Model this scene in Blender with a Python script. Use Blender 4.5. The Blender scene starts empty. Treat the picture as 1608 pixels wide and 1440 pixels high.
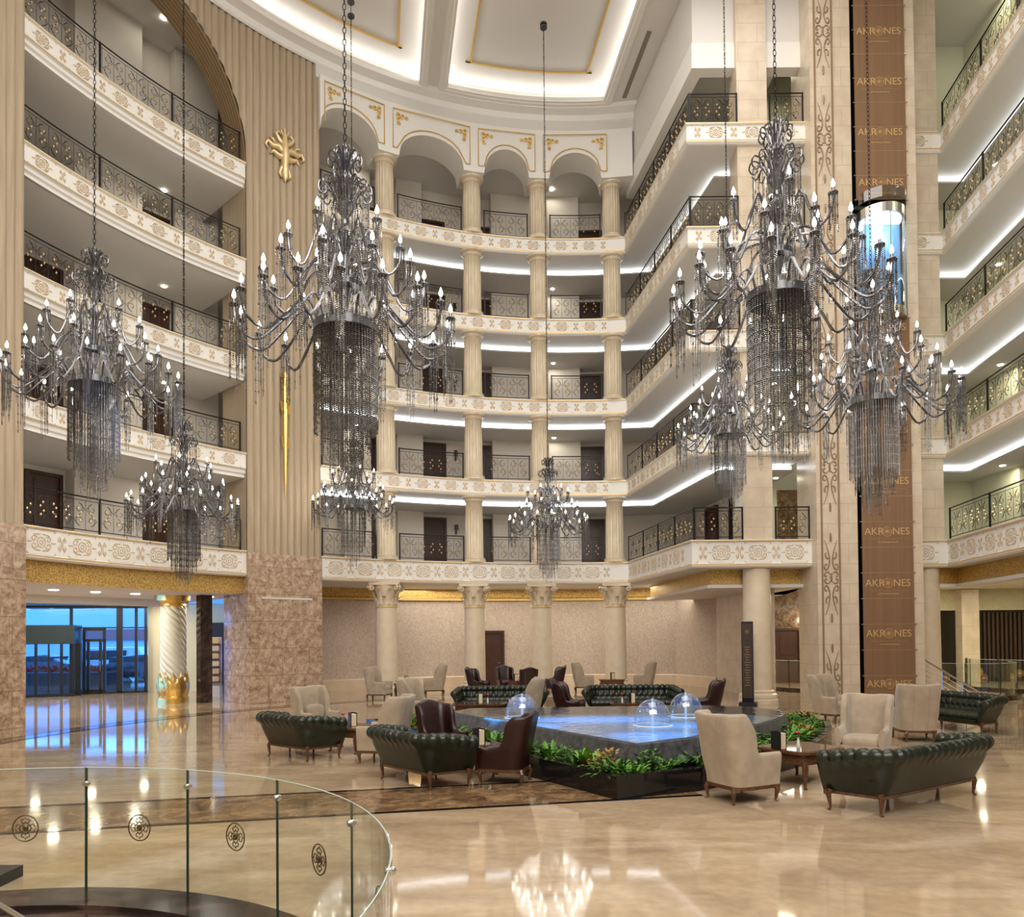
import bpy, math, random
import numpy as np
from mathutils import Vector, Matrix
from mathutils.geometry import tessellate_polygon
PI = math.pi
random.seed(7)
C = bpy.context.scene.collection
SC = bpy.context.scene

# ------------------------------------------------------------------ camera
F, H, PX, PY = 1180.0, 2.1, 804.0, 980.0
PITCH, ROLL = math.radians(1.0), math.radians(-0.5)
_f = Vector((0, math.cos(PITCH), math.sin(PITCH))); _u = Vector((0, -math.sin(PITCH), math.cos(PITCH))); _r = Vector((1, 0, 0))
CR = _r * math.cos(ROLL) + _u * math.sin(ROLL); CU = _u * math.cos(ROLL) - _r * math.sin(ROLL)
cam = bpy.data.cameras.new('camera'); co = bpy.data.objects.new('camera', cam); C.objects.link(co)
m = Matrix((CR, CU, -_f)).transposed().to_4x4(); m.translation = Vector((0, 0, H)); co.matrix_world = m
cam.sensor_fit = 'HORIZONTAL'; cam.sensor_width = 36; cam.lens = F / 1608 * 36
cam.shift_y = (PY - 720) / 1608; cam.clip_end = 300; cam.clip_start = 0.05
SC.camera = co
# ------------------------------------------------------------------ world: blue dusk, seen through the entrance glass
w = bpy.data.worlds.new('dusk'); SC.world = w; w.use_nodes = True
bg = w.node_tree.nodes['Background']; bg.inputs[0].default_value = (0.09, 0.35, 1.0, 1); bg.inputs[1].default_value = 6
SC.view_settings.view_transform = 'Standard'; SC.view_settings.look = 'None'; SC.view_settings.gamma = 1
SC.view_settings.use_curve_mapping = False
SC.view_settings.exposure = 0.0
SC.cycles.max_bounces = 7; SC.cycles.diffuse_bounces = 3; SC.cycles.glossy_bounces = 4; SC.cycles.transparent_max_bounces = 16
SC.cycles.sample_clamp_indirect = 4.0; SC.cycles.sample_clamp_direct = 30; SC.cycles.caustics_reflective = False; SC.cycles.caustics_refractive = False
def area(name, loc, rot, sx, sy, power, col=(1, .93, .84)):
    l = bpy.data.lights.new(name, 'AREA'); l.shape = 'RECTANGLE'; l.size = sx; l.size_y = sy; l.energy = power; l.color = col
    o = bpy.data.objects.new(name, l); C.objects.link(o); o.location = loc; o.rotation_euler = rot; return o
area('hall_fill', (2, 13, 22.3), (0, 0, 0), 14, 16, 2300, (1, .95, .89))  # added soft fill from overhead, not a fixture of the hall
area('foyer_fill', (0, -3, 15.0), (math.radians(38), 0, 0), 18, 9, 3600, (1, .95, .89))  # added fill behind the camera, tilted forward to brighten the hall frontally
def point(name, loc, power, col=(1, .9, .75), r=.15, parent=None):
    l = bpy.data.lights.new(name, 'POINT'); l.energy = power; l.color = col; l.shadow_soft_size = r
    o = bpy.data.objects.new(name, l); C.objects.link(o); o.location = loc
    if parent: o.parent = parent
    return o

def ray(x, y): return _f + CR * ((x - PX) / F) - CU * ((y - PY) / F)
def G(x, y, z=0.0):
    d = ray(x, y); t = (z - H) / d.z; return Vector((d.x * t, d.y * t, z))
def AY(x, y, Y):
    d = ray(x, y); t = Y / d.y; return Vector((d.x * t, Y, H + d.z * t))

# ------------------------------------------------------------------ materials
MATS = {}
def newmat(name):
    mt = bpy.data.materials.new(name); mt.use_nodes = True; MATS[name] = mt
    nt = mt.node_tree; b = nt.nodes['Principled BSDF']; return mt, nt, b
def S(b, **k):
    for a, v in k.items():
        a = a.replace('_', ' ')
        if a in b.inputs: b.inputs[a].default_value = v
def plain(name, col, rough=.5, metal=0, **k):
    mt, nt, b = newmat(name); S(b, Base_Color=(*col, 1), Roughness=rough, Metallic=metal)
    for a, v in k.items(): b.inputs[a.replace('_', ' ')].default_value = v
    return mt
def noisy(name, c1, c2, scale=5, rough=.5, detail=6, metal=0, bump=0, dist=0, stops=(.35, .65), r2=None, coat=0, vec='Object', stretch=None, nr=.5):
    mt, nt, b = newmat(name); N = nt.nodes; L = nt.links
    tc = N.new('ShaderNodeTexCoord'); no = N.new('ShaderNodeTexNoise'); no.inputs['Scale'].default_value = scale
    no.inputs['Detail'].default_value = detail; no.inputs['Distortion'].default_value = dist; no.inputs['Roughness'].default_value = nr
    src = tc.outputs[vec]
    if stretch:
        mp = N.new('ShaderNodeMapping'); mp.inputs['Scale'].default_value = stretch; L.new(src, mp.inputs[0]); src = mp.outputs[0]
    L.new(src, no.inputs['Vector'])
    cr = N.new('ShaderNodeValToRGB'); L.new(no.outputs['Fac'], cr.inputs[0])
    cr.color_ramp.elements[0].position = stops[0]; cr.color_ramp.elements[0].color = (*c1, 1)
    cr.color_ramp.elements[1].position = stops[1]; cr.color_ramp.elements[1].color = (*c2, 1)
    L.new(cr.outputs[0], b.inputs['Base Color']); S(b, Roughness=rough, Metallic=metal, Coat_Weight=coat)
    if bump:
        bp = N.new('ShaderNodeBump'); bp.inputs['Strength'].default_value = bump; bp.inputs['Distance'].default_value = .02
        L.new(no.outputs['Fac'], bp.inputs['Height']); L.new(bp.outputs[0], b.inputs['Normal'])
    mt['_cr'] = 1
    return mt
def tile_lines(mt, w, h, mortar, col, vertical=True):
    nt = mt.node_tree; N = nt.nodes; L = nt.links; b = N['Principled BSDF']
    old = b.inputs['Base Color'].links[0].from_socket
    tc = N.new('ShaderNodeTexCoord'); sp = N.new('ShaderNodeSeparateXYZ'); L.new(tc.outputs['Object'], sp.inputs[0])
    add = N.new('ShaderNodeMath'); add.operation = 'ADD'
    if vertical: L.new(sp.outputs[0], add.inputs[0]); L.new(sp.outputs[1], add.inputs[1]); u, v = add.outputs[0], sp.outputs[2]
    else: u, v = sp.outputs[0], sp.outputs[1]
    cb = N.new('ShaderNodeCombineXYZ'); L.new(u, cb.inputs[0]); L.new(v, cb.inputs[1])
    br = N.new('ShaderNodeTexBrick'); L.new(cb.outputs[0], br.inputs['Vector']); br.offset = 0 if not vertical else .5
    br.inputs['Scale'].default_value = 1; br.inputs['Brick Width'].default_value = w; br.inputs['Row Height'].default_value = h
    br.inputs['Mortar Size'].default_value = mortar; br.inputs['Mortar Smooth'].default_value = 0
    br.inputs['Color1'].default_value = (0, 0, 0, 1); br.inputs['Color2'].default_value = (0, 0, 0, 1); br.inputs['Mortar'].default_value = (1, 1, 1, 1)
    mx = N.new('ShaderNodeMixRGB'); L.new(br.outputs['Color'], mx.inputs[0]); L.new(old, mx.inputs[1]); mx.inputs[2].default_value = (*col, 1)
    L.new(mx.outputs[0], b.inputs['Base Color'])
def emit(name, col, strength, sampled=True):
    mt = bpy.data.materials.new(name); mt.use_nodes = True; nt = mt.node_tree; nt.nodes.clear()
    e = nt.nodes.new('ShaderNodeEmission'); e.inputs[0].default_value = (*col, 1); e.inputs[1].default_value = strength
    o = nt.nodes.new('ShaderNodeOutputMaterial'); nt.links.new(e.outputs[0], o.inputs[0])
    if not sampled: mt.cycles.emission_sampling = 'NONE'
    MATS[name] = mt; return mt
def clear(name, tint=(.93, .97, .94), refl=.9, rough=0.0, ior=1.45, base=0.0):
    mt = bpy.data.materials.new(name); mt.use_nodes = True; nt = mt.node_tree; N = nt.nodes; L = nt.links; N.clear()
    t = N.new('ShaderNodeBsdfTransparent'); t.inputs[0].default_value = (*tint, 1)
    g = N.new('ShaderNodeBsdfGlossy'); g.inputs['Roughness'].default_value = rough; g.inputs[0].default_value = (refl, refl, refl, 1)
    lw = N.new('ShaderNodeLayerWeight'); lw.inputs[0].default_value = .5
    pw = N.new('ShaderNodeMath'); pw.operation = 'POWER'; pw.inputs[1].default_value = 4.5; L.new(lw.outputs['Facing'], pw.inputs[0])
    r0 = ((ior - 1) / (ior + 1)) ** 2; fr = N.new('ShaderNodeMath'); fr.operation = 'MULTIPLY_ADD'; L.new(pw.outputs[0], fr.inputs[0]); fr.inputs[1].default_value = 1 - r0; fr.inputs[2].default_value = r0
    mx = N.new('ShaderNodeMixShader'); L.new(t.outputs[0], mx.inputs[1]); L.new(g.outputs[0], mx.inputs[2])
    if base:
        a = N.new('ShaderNodeMath'); a.operation = 'ADD'; a.inputs[1].default_value = base; L.new(fr.outputs[0], a.inputs[0]); L.new(a.outputs[0], mx.inputs[0])
    else: L.new(fr.outputs[0], mx.inputs[0])
    o = N.new('ShaderNodeOutputMaterial'); L.new(mx.outputs[0], o.inputs[0]); MATS[name] = mt; return mt

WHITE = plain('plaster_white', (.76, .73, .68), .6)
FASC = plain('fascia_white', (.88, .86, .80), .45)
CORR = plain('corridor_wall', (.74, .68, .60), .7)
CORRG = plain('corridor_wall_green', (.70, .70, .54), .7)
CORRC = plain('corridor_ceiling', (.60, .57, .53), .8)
GOLDP = plain('gold_relief', (.66, .47, .25), .5, .15)
GOLD = plain('gold_leaf', (.83, .55, .17), .28, .9)
GILT = plain('gilt_line', (.75, .50, .16), .4, .5)
GOLDC = plain('pale_gold', (.85, .66, .36), .35, .55)
FLUTE = noisy('fluted_taupe', (.42, .33, .22), (.50, .40, .275), 2, .6, stretch=(6, 6, .3))
ARCHD = plain('arch_brown', (.30, .205, .10), .6)
EMP = noisy('brown_marble', (.25, .15, .085), (.70, .54, .40), 5, .16, 15, dist=.5, stops=(.39, .62), nr=.8)
tile_lines(EMP, 1.35, .9, .008, (.25, .15, .09))
EMPF = noisy('brown_marble_floor', (.06, .03, .014), (.40, .25, .13), 3.2, .1, 14, dist=.8, stops=(.36, .68), nr=.72)
EMPD = noisy('dark_marble', (.02, .012, .01), (.10, .06, .045), 2.5, .12, 10, dist=1.5, stops=(.45, .8))
EMPW = noisy('wall_brown_marble', (.09, .05, .025), (.34, .23, .13), 4, .18, 12, dist=1.5, stops=(.36, .72))
BLK = plain('black_line', (.012, .009, .008), .08)
TRAV = noisy('cream_travertine', (.72, .60, .42), (.78, .67, .50), 3, .3, 8)
COLM = noisy('column_cream', (.66, .555, .39), (.76, .655, .485), 3, .25, 8, stretch=(2, 2, .6))
TILEW = noisy('beige_stone', (.62, .51, .38), (.72, .61, .47), 2.2, .28, 8)
tile_lines(TILEW, 1.2, .6, .007, (.50, .40, .28))
PAPER = noisy('wallpaper', (.47, .38, .295), (.64, .54, .43), 14, .75, 4, dist=2.0, stops=(.4, .62), stretch=(1, 1, .55))
PAPERO = noisy('olive_wallpaper', (.50, .46, .30), (.62, .58, .40), 9, .75, 4, dist=2)
MOSAIC = noisy('gold_mosaic', (.36, .21, .05), (.80, .54, .18), 26, .35, 3, metal=.5, bump=.6, stops=(.35, .6))
PLINTH = noisy('beige_plinth', (.66, .52, .36), (.74, .60, .44), 2, .25)
GRAN = noisy('black_granite', (.008, .0075, .0075), (.013, .012, .012), 40, .08, 3)
SLATE = noisy('grey_slate', (.022, .023, .025), (.075, .077, .08), 9, .45, 10, bump=.5)
SOIL = noisy('soil', (.015, .01, .006), (.06, .045, .03), 20, .9, bump=.6)
LEAG = noisy('green_leather', (.005, .009, .0035), (.009, .015, .006), 7, .3, 4)
LEAR = noisy('burgundy_leather', (.017, .004, .0035), (.028, .0065, .0055), 7, .33, 4)
VELV = noisy('cream_velvet', (.34, .27, .185), (.41, .33, .235), 6, .85, 5)
VELV.node_tree.nodes['Principled BSDF'].inputs['Sheen Weight'].default_value = .35
WALN = noisy('walnut', (.06, .024, .011), (.14, .06, .027), 5, .28, 6, stretch=(1, 8, 8))
WALND = noisy('walnut_dark', (.035, .013, .007), (.075, .028, .014), 5, .35, 6, stretch=(8, 8, 1))
IRON = plain('wrought_iron', (.018, .016, .015), .4, .6)
CRYS = plain('smoky_crystal', (.15, .15, .16), .16, .75)
CRYB = plain('smoky_bead', (.2, .198, .2), .12, .8)
CUPM = plain('gunmetal', (.12, .12, .13), .3, .8)
STEEL = plain('brushed_steel', (.6, .58, .54), .25, 1)
BULB = emit('bulb_light', (1, .93, .82), 40, False)
LED = emit('led_cove', (.86, .93, 1), 6.5)
LEDC = emit('led_ceiling_cove', (1, .96, .92), 7)
SPOT = emit('downlight_lens', (1, .93, .75), 22, False)
PURP = emit('purple_led', (.12, .06, 1), 4)
GLS = clear('clear_glass', (.95, .975, .95), .9)
GLSW = clear('window_glass', (.9, .96, 1), .6)
EDGE = plain('glass_edge_green', (.015, .045, .025), .1)
EDGEL = plain('glass_edge_pale', (.55, .68, .62), .1)
WHITEG = plain('white_gloss', (.66, .64, .53), .18)
DARK = plain('dark_frame', (.012, .013, .014), .35)
BRONZ = plain('bronze_print', (.14, .09, .03), .4, .5)
BANN = noisy('brown_banner', (.215, .12, .062), (.245, .138, .073), 1.2, .55, 2, stretch=(9, 9, .15))
BTXT = plain('banner_gold', (.60, .38, .16), .5)
BTXD = plain('banner_bronze', (.42, .25, .12), .5)
LEAF1 = noisy('leaf_green', (.03, .10, .01), (.10, .24, .03), 9, .5, 2)
LEAF2 = noisy('leaf_bright', (.06, .20, .015), (.17, .36, .04), 9, .5, 2)
LEAF3 = noisy('leaf_rust', (.20, .10, .015), (.36, .20, .04), 9, .55, 2)
LEAF4 = noisy('leaf_deep', (.015, .05, .012), (.05, .10, .03), 9, .45, 2)
RED = plain('red_petal', (.6, .015, .02), .5)
BOOK = plain('menu_cover', (.012, .011, .012), .3)
PAGE = plain('menu_page', (.75, .62, .42), .6)
PORC = plain('porcelain', (.8, .78, .74), .2)
ROAD = noisy('outdoor_paving', (.10, .14, .20), (.2, .26, .34), 1.2, .7)
# floor marble
FLOOR, nt, b = newmat('floor_marble'); N = nt.nodes; L = nt.links
tc = N.new('ShaderNodeTexCoord'); mp = N.new('ShaderNodeMapping'); mp.inputs['Rotation'].default_value = (0, 0, .35); mp.inputs['Scale'].default_value = (.55, 1.5, 1)
L.new(tc.outputs['Object'], mp.inputs[0])
n1 = N.new('ShaderNodeTexNoise'); n1.inputs['Scale'].default_value = .8; n1.inputs['Detail'].default_value = 10; n1.inputs['Distortion'].default_value = 1.6; L.new(mp.outputs[0], n1.inputs['Vector'])
cr = N.new('ShaderNodeValToRGB'); L.new(n1.outputs['Fac'], cr.inputs[0]); e = cr.color_ramp.elements
e[0].position = .3; e[0].color = (.33, .235, .15, 1); e[1].position = .72; e[1].color = (.54, .425, .295, 1)
x = cr.color_ramp.elements.new(.5); x.color = (.44, .325, .205, 1)
n2 = N.new('ShaderNodeTexNoise'); n2.inputs['Scale'].default_value = 9; n2.inputs['Detail'].default_value = 6; L.new(tc.outputs['Object'], n2.inputs['Vector'])
mx = N.new('ShaderNodeMixRGB'); mx.blend_type = 'OVERLAY'; mx.inputs[0].default_value = .25; L.new(cr.outputs[0], mx.inputs[1]); L.new(n2.outputs['Fac'], mx.inputs[2]); L.new(mx.outputs[0], b.inputs['Base Color'])
S(b, Roughness=.055); b.inputs['Specular IOR Level'].default_value = .75
tile_lines(FLOOR, 1.6, 1.6, .004, (.42, .31, .20), False)
# water
WATER = clear('pool_water', (.55, .72, .85), .8, .03, 1.33)
nt = WATER.node_tree; N = nt.nodes; L = nt.links
tc = N.new('ShaderNodeTexCoord'); no = N.new('ShaderNodeTexNoise'); no.inputs['Scale'].default_value = 5; no.inputs['Detail'].default_value = 4; L.new(tc.outputs['Object'], no.inputs['Vector'])
bp = N.new('ShaderNodeBump'); bp.inputs['Strength'].default_value = .35; bp.inputs['Distance'].default_value = .03; L.new(no.outputs[0], bp.inputs['Height'])
for n in N:
    if n.type in ('BSDF_GLOSSY', 'LAYER_WEIGHT'): L.new(bp.outputs[0], n.inputs['Normal'])
JET = clear('water_sheet', (.86, .94, 1), 1.0, 0.02, 1.33, .10)
POOLB = plain('pool_basin', (.35, .42, .46), .5)

# ------------------------------------------------------------------ mesh builder
class MB:
    def __init__(s): s.v = []; s.f = []
    def add(s, vs, fs):
        n = len(s.v); s.v.extend([tuple(p) for p in vs]); s.f.extend([tuple(i + n for i in f) for f in fs]); return s
    def box(s, c, d, rz=0):
        cx, cy, cz = c; a, b_, e = d[0] / 2, d[1] / 2, d[2] / 2; co_, si = math.cos(rz), math.sin(rz); vs = []
        for z in (-e, e):
            for x, y in ((-a, -b_), (a, -b_), (a, b_), (-a, b_)): vs.append((cx + x * co_ - y * si, cy + x * si + y * co_, cz + z))
        return s.add(vs, [(3, 2, 1, 0), (4, 5, 6, 7), (0, 1, 5, 4), (1, 2, 6, 5), (2, 3, 7, 6), (3, 0, 4, 7)])
    def beam(s, a, b_, w_, h):   # horizontal bar from a to b (any z), box section
        a = Vector(a); b_ = Vector(b_); d = (b_ - a); n = Vector((-d.y, d.x, 0))
        if n.length < 1e-6: n = Vector((1, 0, 0))
        n.normalize(); n *= w_ / 2; u = Vector((0, 0, h / 2))
        vs = [a - n - u, a + n - u, a + n + u, a - n + u, b_ - n - u, b_ + n - u, b_ + n + u, b_ - n + u]
        return s.add(vs, [(0, 1, 2, 3), (7, 6, 5, 4), (0, 4, 5, 1), (1, 5, 6, 2), (2, 6, 7, 3), (3, 7, 4, 0)])
    def grid(s, P, wu=False, wv=False):
        nu, nv = len(P), len(P[0]); vs = [p for r_ in P for p in r_]; fs = []
        for i in range(nu if wu else nu - 1):
            for j in range(nv if wv else nv - 1):
                i2, j2 = (i + 1) % nu, (j + 1) % nv
                fs.append((i * nv + j, i2 * nv + j, i2 * nv + j2, i * nv + j2))
        return s.add(vs, fs)
    def tube(s, pts, r, n=6, cap=True, closed=False):
        pts = [Vector(p) for p in pts]; k = len(pts); rs = r if isinstance(r, (list, tuple)) else [r] * k; rings = []
        up = None
        for i, p in enumerate(pts):
            t = (pts[(i + 1) % k] - pts[i - 1]) if closed else (pts[min(i + 1, k - 1)] - pts[max(i - 1, 0)])
            if t.length < 1e-9: t = Vector((0, 0, 1))
            t.normalize()
            if up is None: up = Vector((0, 0, 1)) if abs(t.z) < .9 else Vector((1, 0, 0))
            a = (up - t * up.dot(t))
            if a.length < 1e-6: a = t.orthogonal()
            a.normalize(); b_ = t.cross(a); up = a
            rings.append([p + (a * math.cos(2 * PI * j / n) + b_ * math.sin(2 * PI * j / n)) * rs[i] for j in range(n)])
        s.grid(rings, closed, True)
        if cap and not closed:
            m0 = len(s.v) - k * n; s.f.append(tuple(range(m0 + n - 1, m0 - 1, -1))); s.f.append(tuple(range(len(s.v) - n, len(s.v))))
        return s
    def lathe(s, prof, c=(0, 0, 0), n=24, flute=0, fd=0, twist=0, cap=True):
        P = []
        for r, z in prof:
            row = []
            for j in range(n):
                a = 2 * PI * j / n; rr = r
                if flute and r > 0: rr = r * (1 - fd * (0.5 - 0.5 * math.cos(a * flute + twist * z)))
                row.append((c[0] + rr * math.cos(a), c[1] + rr * math.sin(a), c[2] + z))
            P.append(row)
        s.grid(P, False, True)
        m0 = len(s.v) - len(P) * n
        if cap and prof[0][0] > 1e-6: s.f.append(tuple(range(m0 + n - 1, m0 - 1, -1)))
        if cap and prof[-1][0] > 1e-6: s.f.append(tuple(range(len(s.v) - n, len(s.v))))
        return s
    def sweep(s, path, prof, closed=False, pclosed=False, caps=False):
        N_ = offs(path, closed); P = []
        for (x, y), (nx, ny) in zip(path, N_): P.append([(x + nx * o, y + ny * o, z) for o, z in prof])
        s.grid(P, closed, pclosed)
        if caps and not closed:
            k = len(prof); m0 = len(s.v) - len(path) * k
            s.f.append(tuple(range(m0, m0 + k))); s.f.append(tuple(range(len(s.v) - 1, len(s.v) - k - 1, -1)))
        return s
    def poly(s, pts, z, holes=()):
        loops = [[Vector((p[0], p[1], 0)) for p in pts]] + [[Vector((p[0], p[1], 0)) for p in h] for h in holes]
        fl = [p for l in loops for p in l]; s.add([(p.x, p.y, z) for p in fl], tessellate_polygon(loops)); return s
    def prism(s, pts, z0, z1):
        n = len(pts); vs = [(p[0], p[1], z0) for p in pts] + [(p[0], p[1], z1) for p in pts]
        return s.add(vs, [tuple(range(n - 1, -1, -1)), tuple(range(n, 2 * n))] + [(i, (i + 1) % n, n + (i + 1) % n, n + i) for i in range(n)])
    def sup(s, c, d, e=.3, nu=20, nv=10, e2=None, rz=0):   # superellipsoid = soft cushion
        e2 = e if e2 is None else e2
        pw = lambda q, k: math.copysign(abs(q) ** k, q); P = []; cr_, sr = math.cos(rz), math.sin(rz)
        for i in range(nv + 1):
            ph = -PI / 2 + PI * i / nv; row = []
            for j in range(nu):
                th = 2 * PI * j / nu
                x = d[0] / 2 * pw(math.cos(ph), e) * pw(math.cos(th), e2); y = d[1] / 2 * pw(math.cos(ph), e) * pw(math.sin(th), e2)
                row.append((c[0] + x * cr_ - y * sr, c[1] + x * sr + y * cr_, c[2] + d[2] / 2 * pw(math.sin(ph), e)))
            P.append(row)
        return s.grid(P, False, True)
    def bead(s, p, r):
        x, y, z = p
        return s.add([(x, y, z + r * 1.25), (x + r, y, z), (x, y + r, z), (x - r, y, z), (x, y - r, z), (x, y, z - r * 1.25)],
                     [(0, 1, 2), (0, 2, 3), (0, 3, 4), (0, 4, 1), (5, 2, 1), (5, 3, 2), (5, 4, 3), (5, 1, 4)])
    def build(s, name, mat, parent=None, smooth=False, kind=None, label=None):
        me = bpy.data.meshes.new(name); me.from_pydata(s.v, [], s.f); me.validate(); me.materials.append(mat)
        if smooth:
            me.polygons.foreach_set('use_smooth', [True] * len(me.polygons))
            if smooth != 'all': me.set_sharp_from_angle(angle=math.radians(smooth if smooth is not True else 40))
        o = bpy.data.objects.new(name, me); C.objects.link(o)
        if parent: o.parent = parent
        if kind: o['kind'] = kind
        if label: o['label'] = label
        return o
def offs(path, closed=False):      # mitred left normals of a plan path
    n = len(path); out = []
    def nrm(a, b_):
        dx, dy = b_[0] - a[0], b_[1] - a[1]; l = math.hypot(dx, dy) or 1; return (-dy / l, dx / l)
    for i in range(n):
        a = nrm(path[i - 1], path[i]) if (i > 0 or closed) else None
        b_ = nrm(path[i], path[(i + 1) % n]) if (i < n - 1 or closed) else None
        a = a or b_; b_ = b_ or a; mx, my = a[0] + b_[0], a[1] + b_[1]; l = math.hypot(mx, my) or 1; mx /= l; my /= l
        k = 1 / max(.3, mx * a[0] + my * a[1]); out.append((mx * k, my * k))
    return out
def thing(name, label, cat, loc=(0, 0, 0), rz=0, group=None):
    o = bpy.data.objects.new(name, None); C.objects.link(o); o.location = loc; o.rotation_euler = (0, 0, rz); o.empty_display_size = .1
    o['label'] = label; o['category'] = cat
    if group: o['group'] = group
    return o
def tag(o, label, cat, group=None, kind=None):
    o['label'] = label; o['category'] = cat
    if group: o['group'] = group
    if kind: o['kind'] = kind
    return o
def struct(o, label=None):
    o['kind'] = 'structure'
    if label: o['label'] = label
    return o
def dup(root, loc=None, rz=None, label=None, group=None):
    def cp(o, par):
        c = o.copy(); C.objects.link(c); c.parent = par
        for ch in list(o.children): cp(ch, c)
        return c
    r = cp(root, None)
    if loc is not None: r.location = loc
    if rz is not None: r.rotation_euler[2] = rz
    if label: r['label'] = label
    if group: r['group'] = group
    return r
LVN = ['first', 'second', 'third', 'fourth', 'top']
LZ = [5.0 + 3.2 * i for i in range(5)]
def stack(root, fmt, start=0, end=5):     # copies of a level-0 thing up the galleries
    root['label'] = fmt.format(LVN[start])
    for k in range(start + 1, end): dup(root, loc=(0, 0, 3.2 * (k - start)), label=fmt.format(LVN[k]))

# ------------------------------------------------------------------ plan of the hall
CX, CY, RR = 2.58, 14.1, 15.3
def on_circle(px, off=0, y=900):
    d = ray(px, y); dx, dy = d.x / d.y, 1.0; R2 = RR + off
    a = dx * dx + 1; b_ = -2 * (dx * CX + CY); c = CX * CX + CY * CY - R2 * R2
    t = (-b_ + math.sqrt(b_ * b_ - 4 * a * c)) / (2 * a); return math.atan2(t - CY, dx * t - CX)
def cp(th, off=0): return (CX + (RR + off) * math.cos(th), CY + (RR + off) * math.sin(th))
def arc(t0, t1, off=0, step=.02):
    n = max(2, int(abs(t1 - t0) / step)); return [cp(t0 + (t1 - t0) * i / n, off) for i in range(n + 1)]
T36, T387, T505, T987 = on_circle(36), on_circle(387), on_circle(504), on_circle(987)
PC = cp(T987); PO = (5.48, 22.77); PE = (9.15, 22.77)
PB = arc(T505, T987) + [PO, PE]                 # edge of the back gallery
PBW = arc(T505, T987)
PL = arc(T36 + .006, T387)                        # left gallery edge
PR = [(12.3, 23.27), (13.55, 23.27), (12.95, 18.94), (12.2, 13.5)]
COLT = [on_circle(p, .3) for p in (607, 745, 850, 966)]

# floor, with the round stairwell opening in the foreground
SWC, SWR = (-3.6, 3.2), 3.1
hole = [(SWC[0] + (SWR - .02) * math.cos(a), SWC[1] + (SWR - .02) * math.sin(a)) for a in np.linspace(0, 2 * PI, 49)[:-1]]
struct(MB().poly([(-30, -8), (32, -8), (32, 42), (-30, 42)], 0, [hole]).build('floor', FLOOR))
bd = Vector((.97, .245)).normalized(); 
def strip(name, a, b_, w_, mat, z=.003):
    a = Vector(a); b_ = Vector(b_); n = Vector((-(b_ - a).y, (b_ - a).x)).normalized() * w_
    struct(MB().add([(a.x, a.y, z), (b_.x, b_.y, z), (b_.x + n.x, b_.y + n.y, z), (a.x + n.x, a.y + n.y, z)], [(0, 1, 2, 3)]).build(name, mat))
B0 = G(0, 1311); B1 = G(968, 1257.5); u0 = (B1 - B0).normalized(); Bs = (B0 - u0 * 3).xy; Be = (B1 + u0 * 1.2).xy
nn = Vector((-u0.y, u0.x)); strip('trim_1', Bs, Be, 1.5, EMPF); strip('trim_2', Bs, Be, .09, BLK, .005); strip('trim_3', Bs + nn * 1.42, Be + nn * 1.42, .09, BLK, .005)
o_ = MB().sweep(arc(T36 + .25, T505 - .25, -2.1), [(0, .003), (.5, .003)]).build('trim_4', EMPF); struct(o_)
o_ = MB().sweep(arc(T36 + .25, T505 - .25, -2.1), [(-.05, .005), (.06, .005)]).build('trim_5', BLK); struct(o_)
o_ = MB().sweep(arc(T36 + .25, T505 - .25, -2.1), [(.45, .005), (.54, .005)]).build('trim_6', BLK); struct(o_)

# ------------------------------------------------------------------ stairwell in the foreground
def swp(a, r): return (SWC[0] + r * math.cos(a), SWC[1] + r * math.sin(a))
rg = thing('stairwell_curb', 'low dark marble curb ringing the stairwell under the glass railing', 'curb')
MB().lathe([(2.72, -.9), (2.72, .035), (3.14, .035), (3.16, .0)], (SWC[0], SWC[1], 0), 96).build('curb_ring', EMPD, rg, True)
st = thing('stair_flight', 'dark marble stair flight turning down inside the round opening', 'stairs')
for k in range(11):
    a0 = 1.9 - k * .26; zz = -.22 - .12 * k
    q = [swp(a0, 2.71)] + [swp(a0 - .13, 2.71), swp(a0 - .27, 2.71), swp(a0 - .27, .6), swp(a0, .6)]
    MB().prism(q[::-1], zz - .16, zz).build('step', EMPD, st)
struct(MB().poly([swp(a, 3.0) for a in np.linspace(0, 2 * PI, 33)[:-1]], -1.6).build('floor_lower', EMPD))
hr = thing('stair_handrail', 'brushed metal handrail tube descending in the bottom left corner', 'handrail')
p0, p1 = G(-60, 1385, .35), G(70, 1465, .28)
MB().tube([p0, p1], .02, 10).build('rail_tube', STEEL, hr, True)
for t_ in (.25, .85):
    q = p0.lerp(p1, t_); MB().tube([q, (q.x, q.y, -.3)], .012, 8).build('post', STEEL, hr, True)
bx = G(2, 1387); ob = tag(MB().box((bx.x - .12, bx.y + .05, .05), (.36, .3, .1)).build('black_floor_box', DARK), 'small black box on the floor at the left edge of the photo', 'box')

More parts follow.
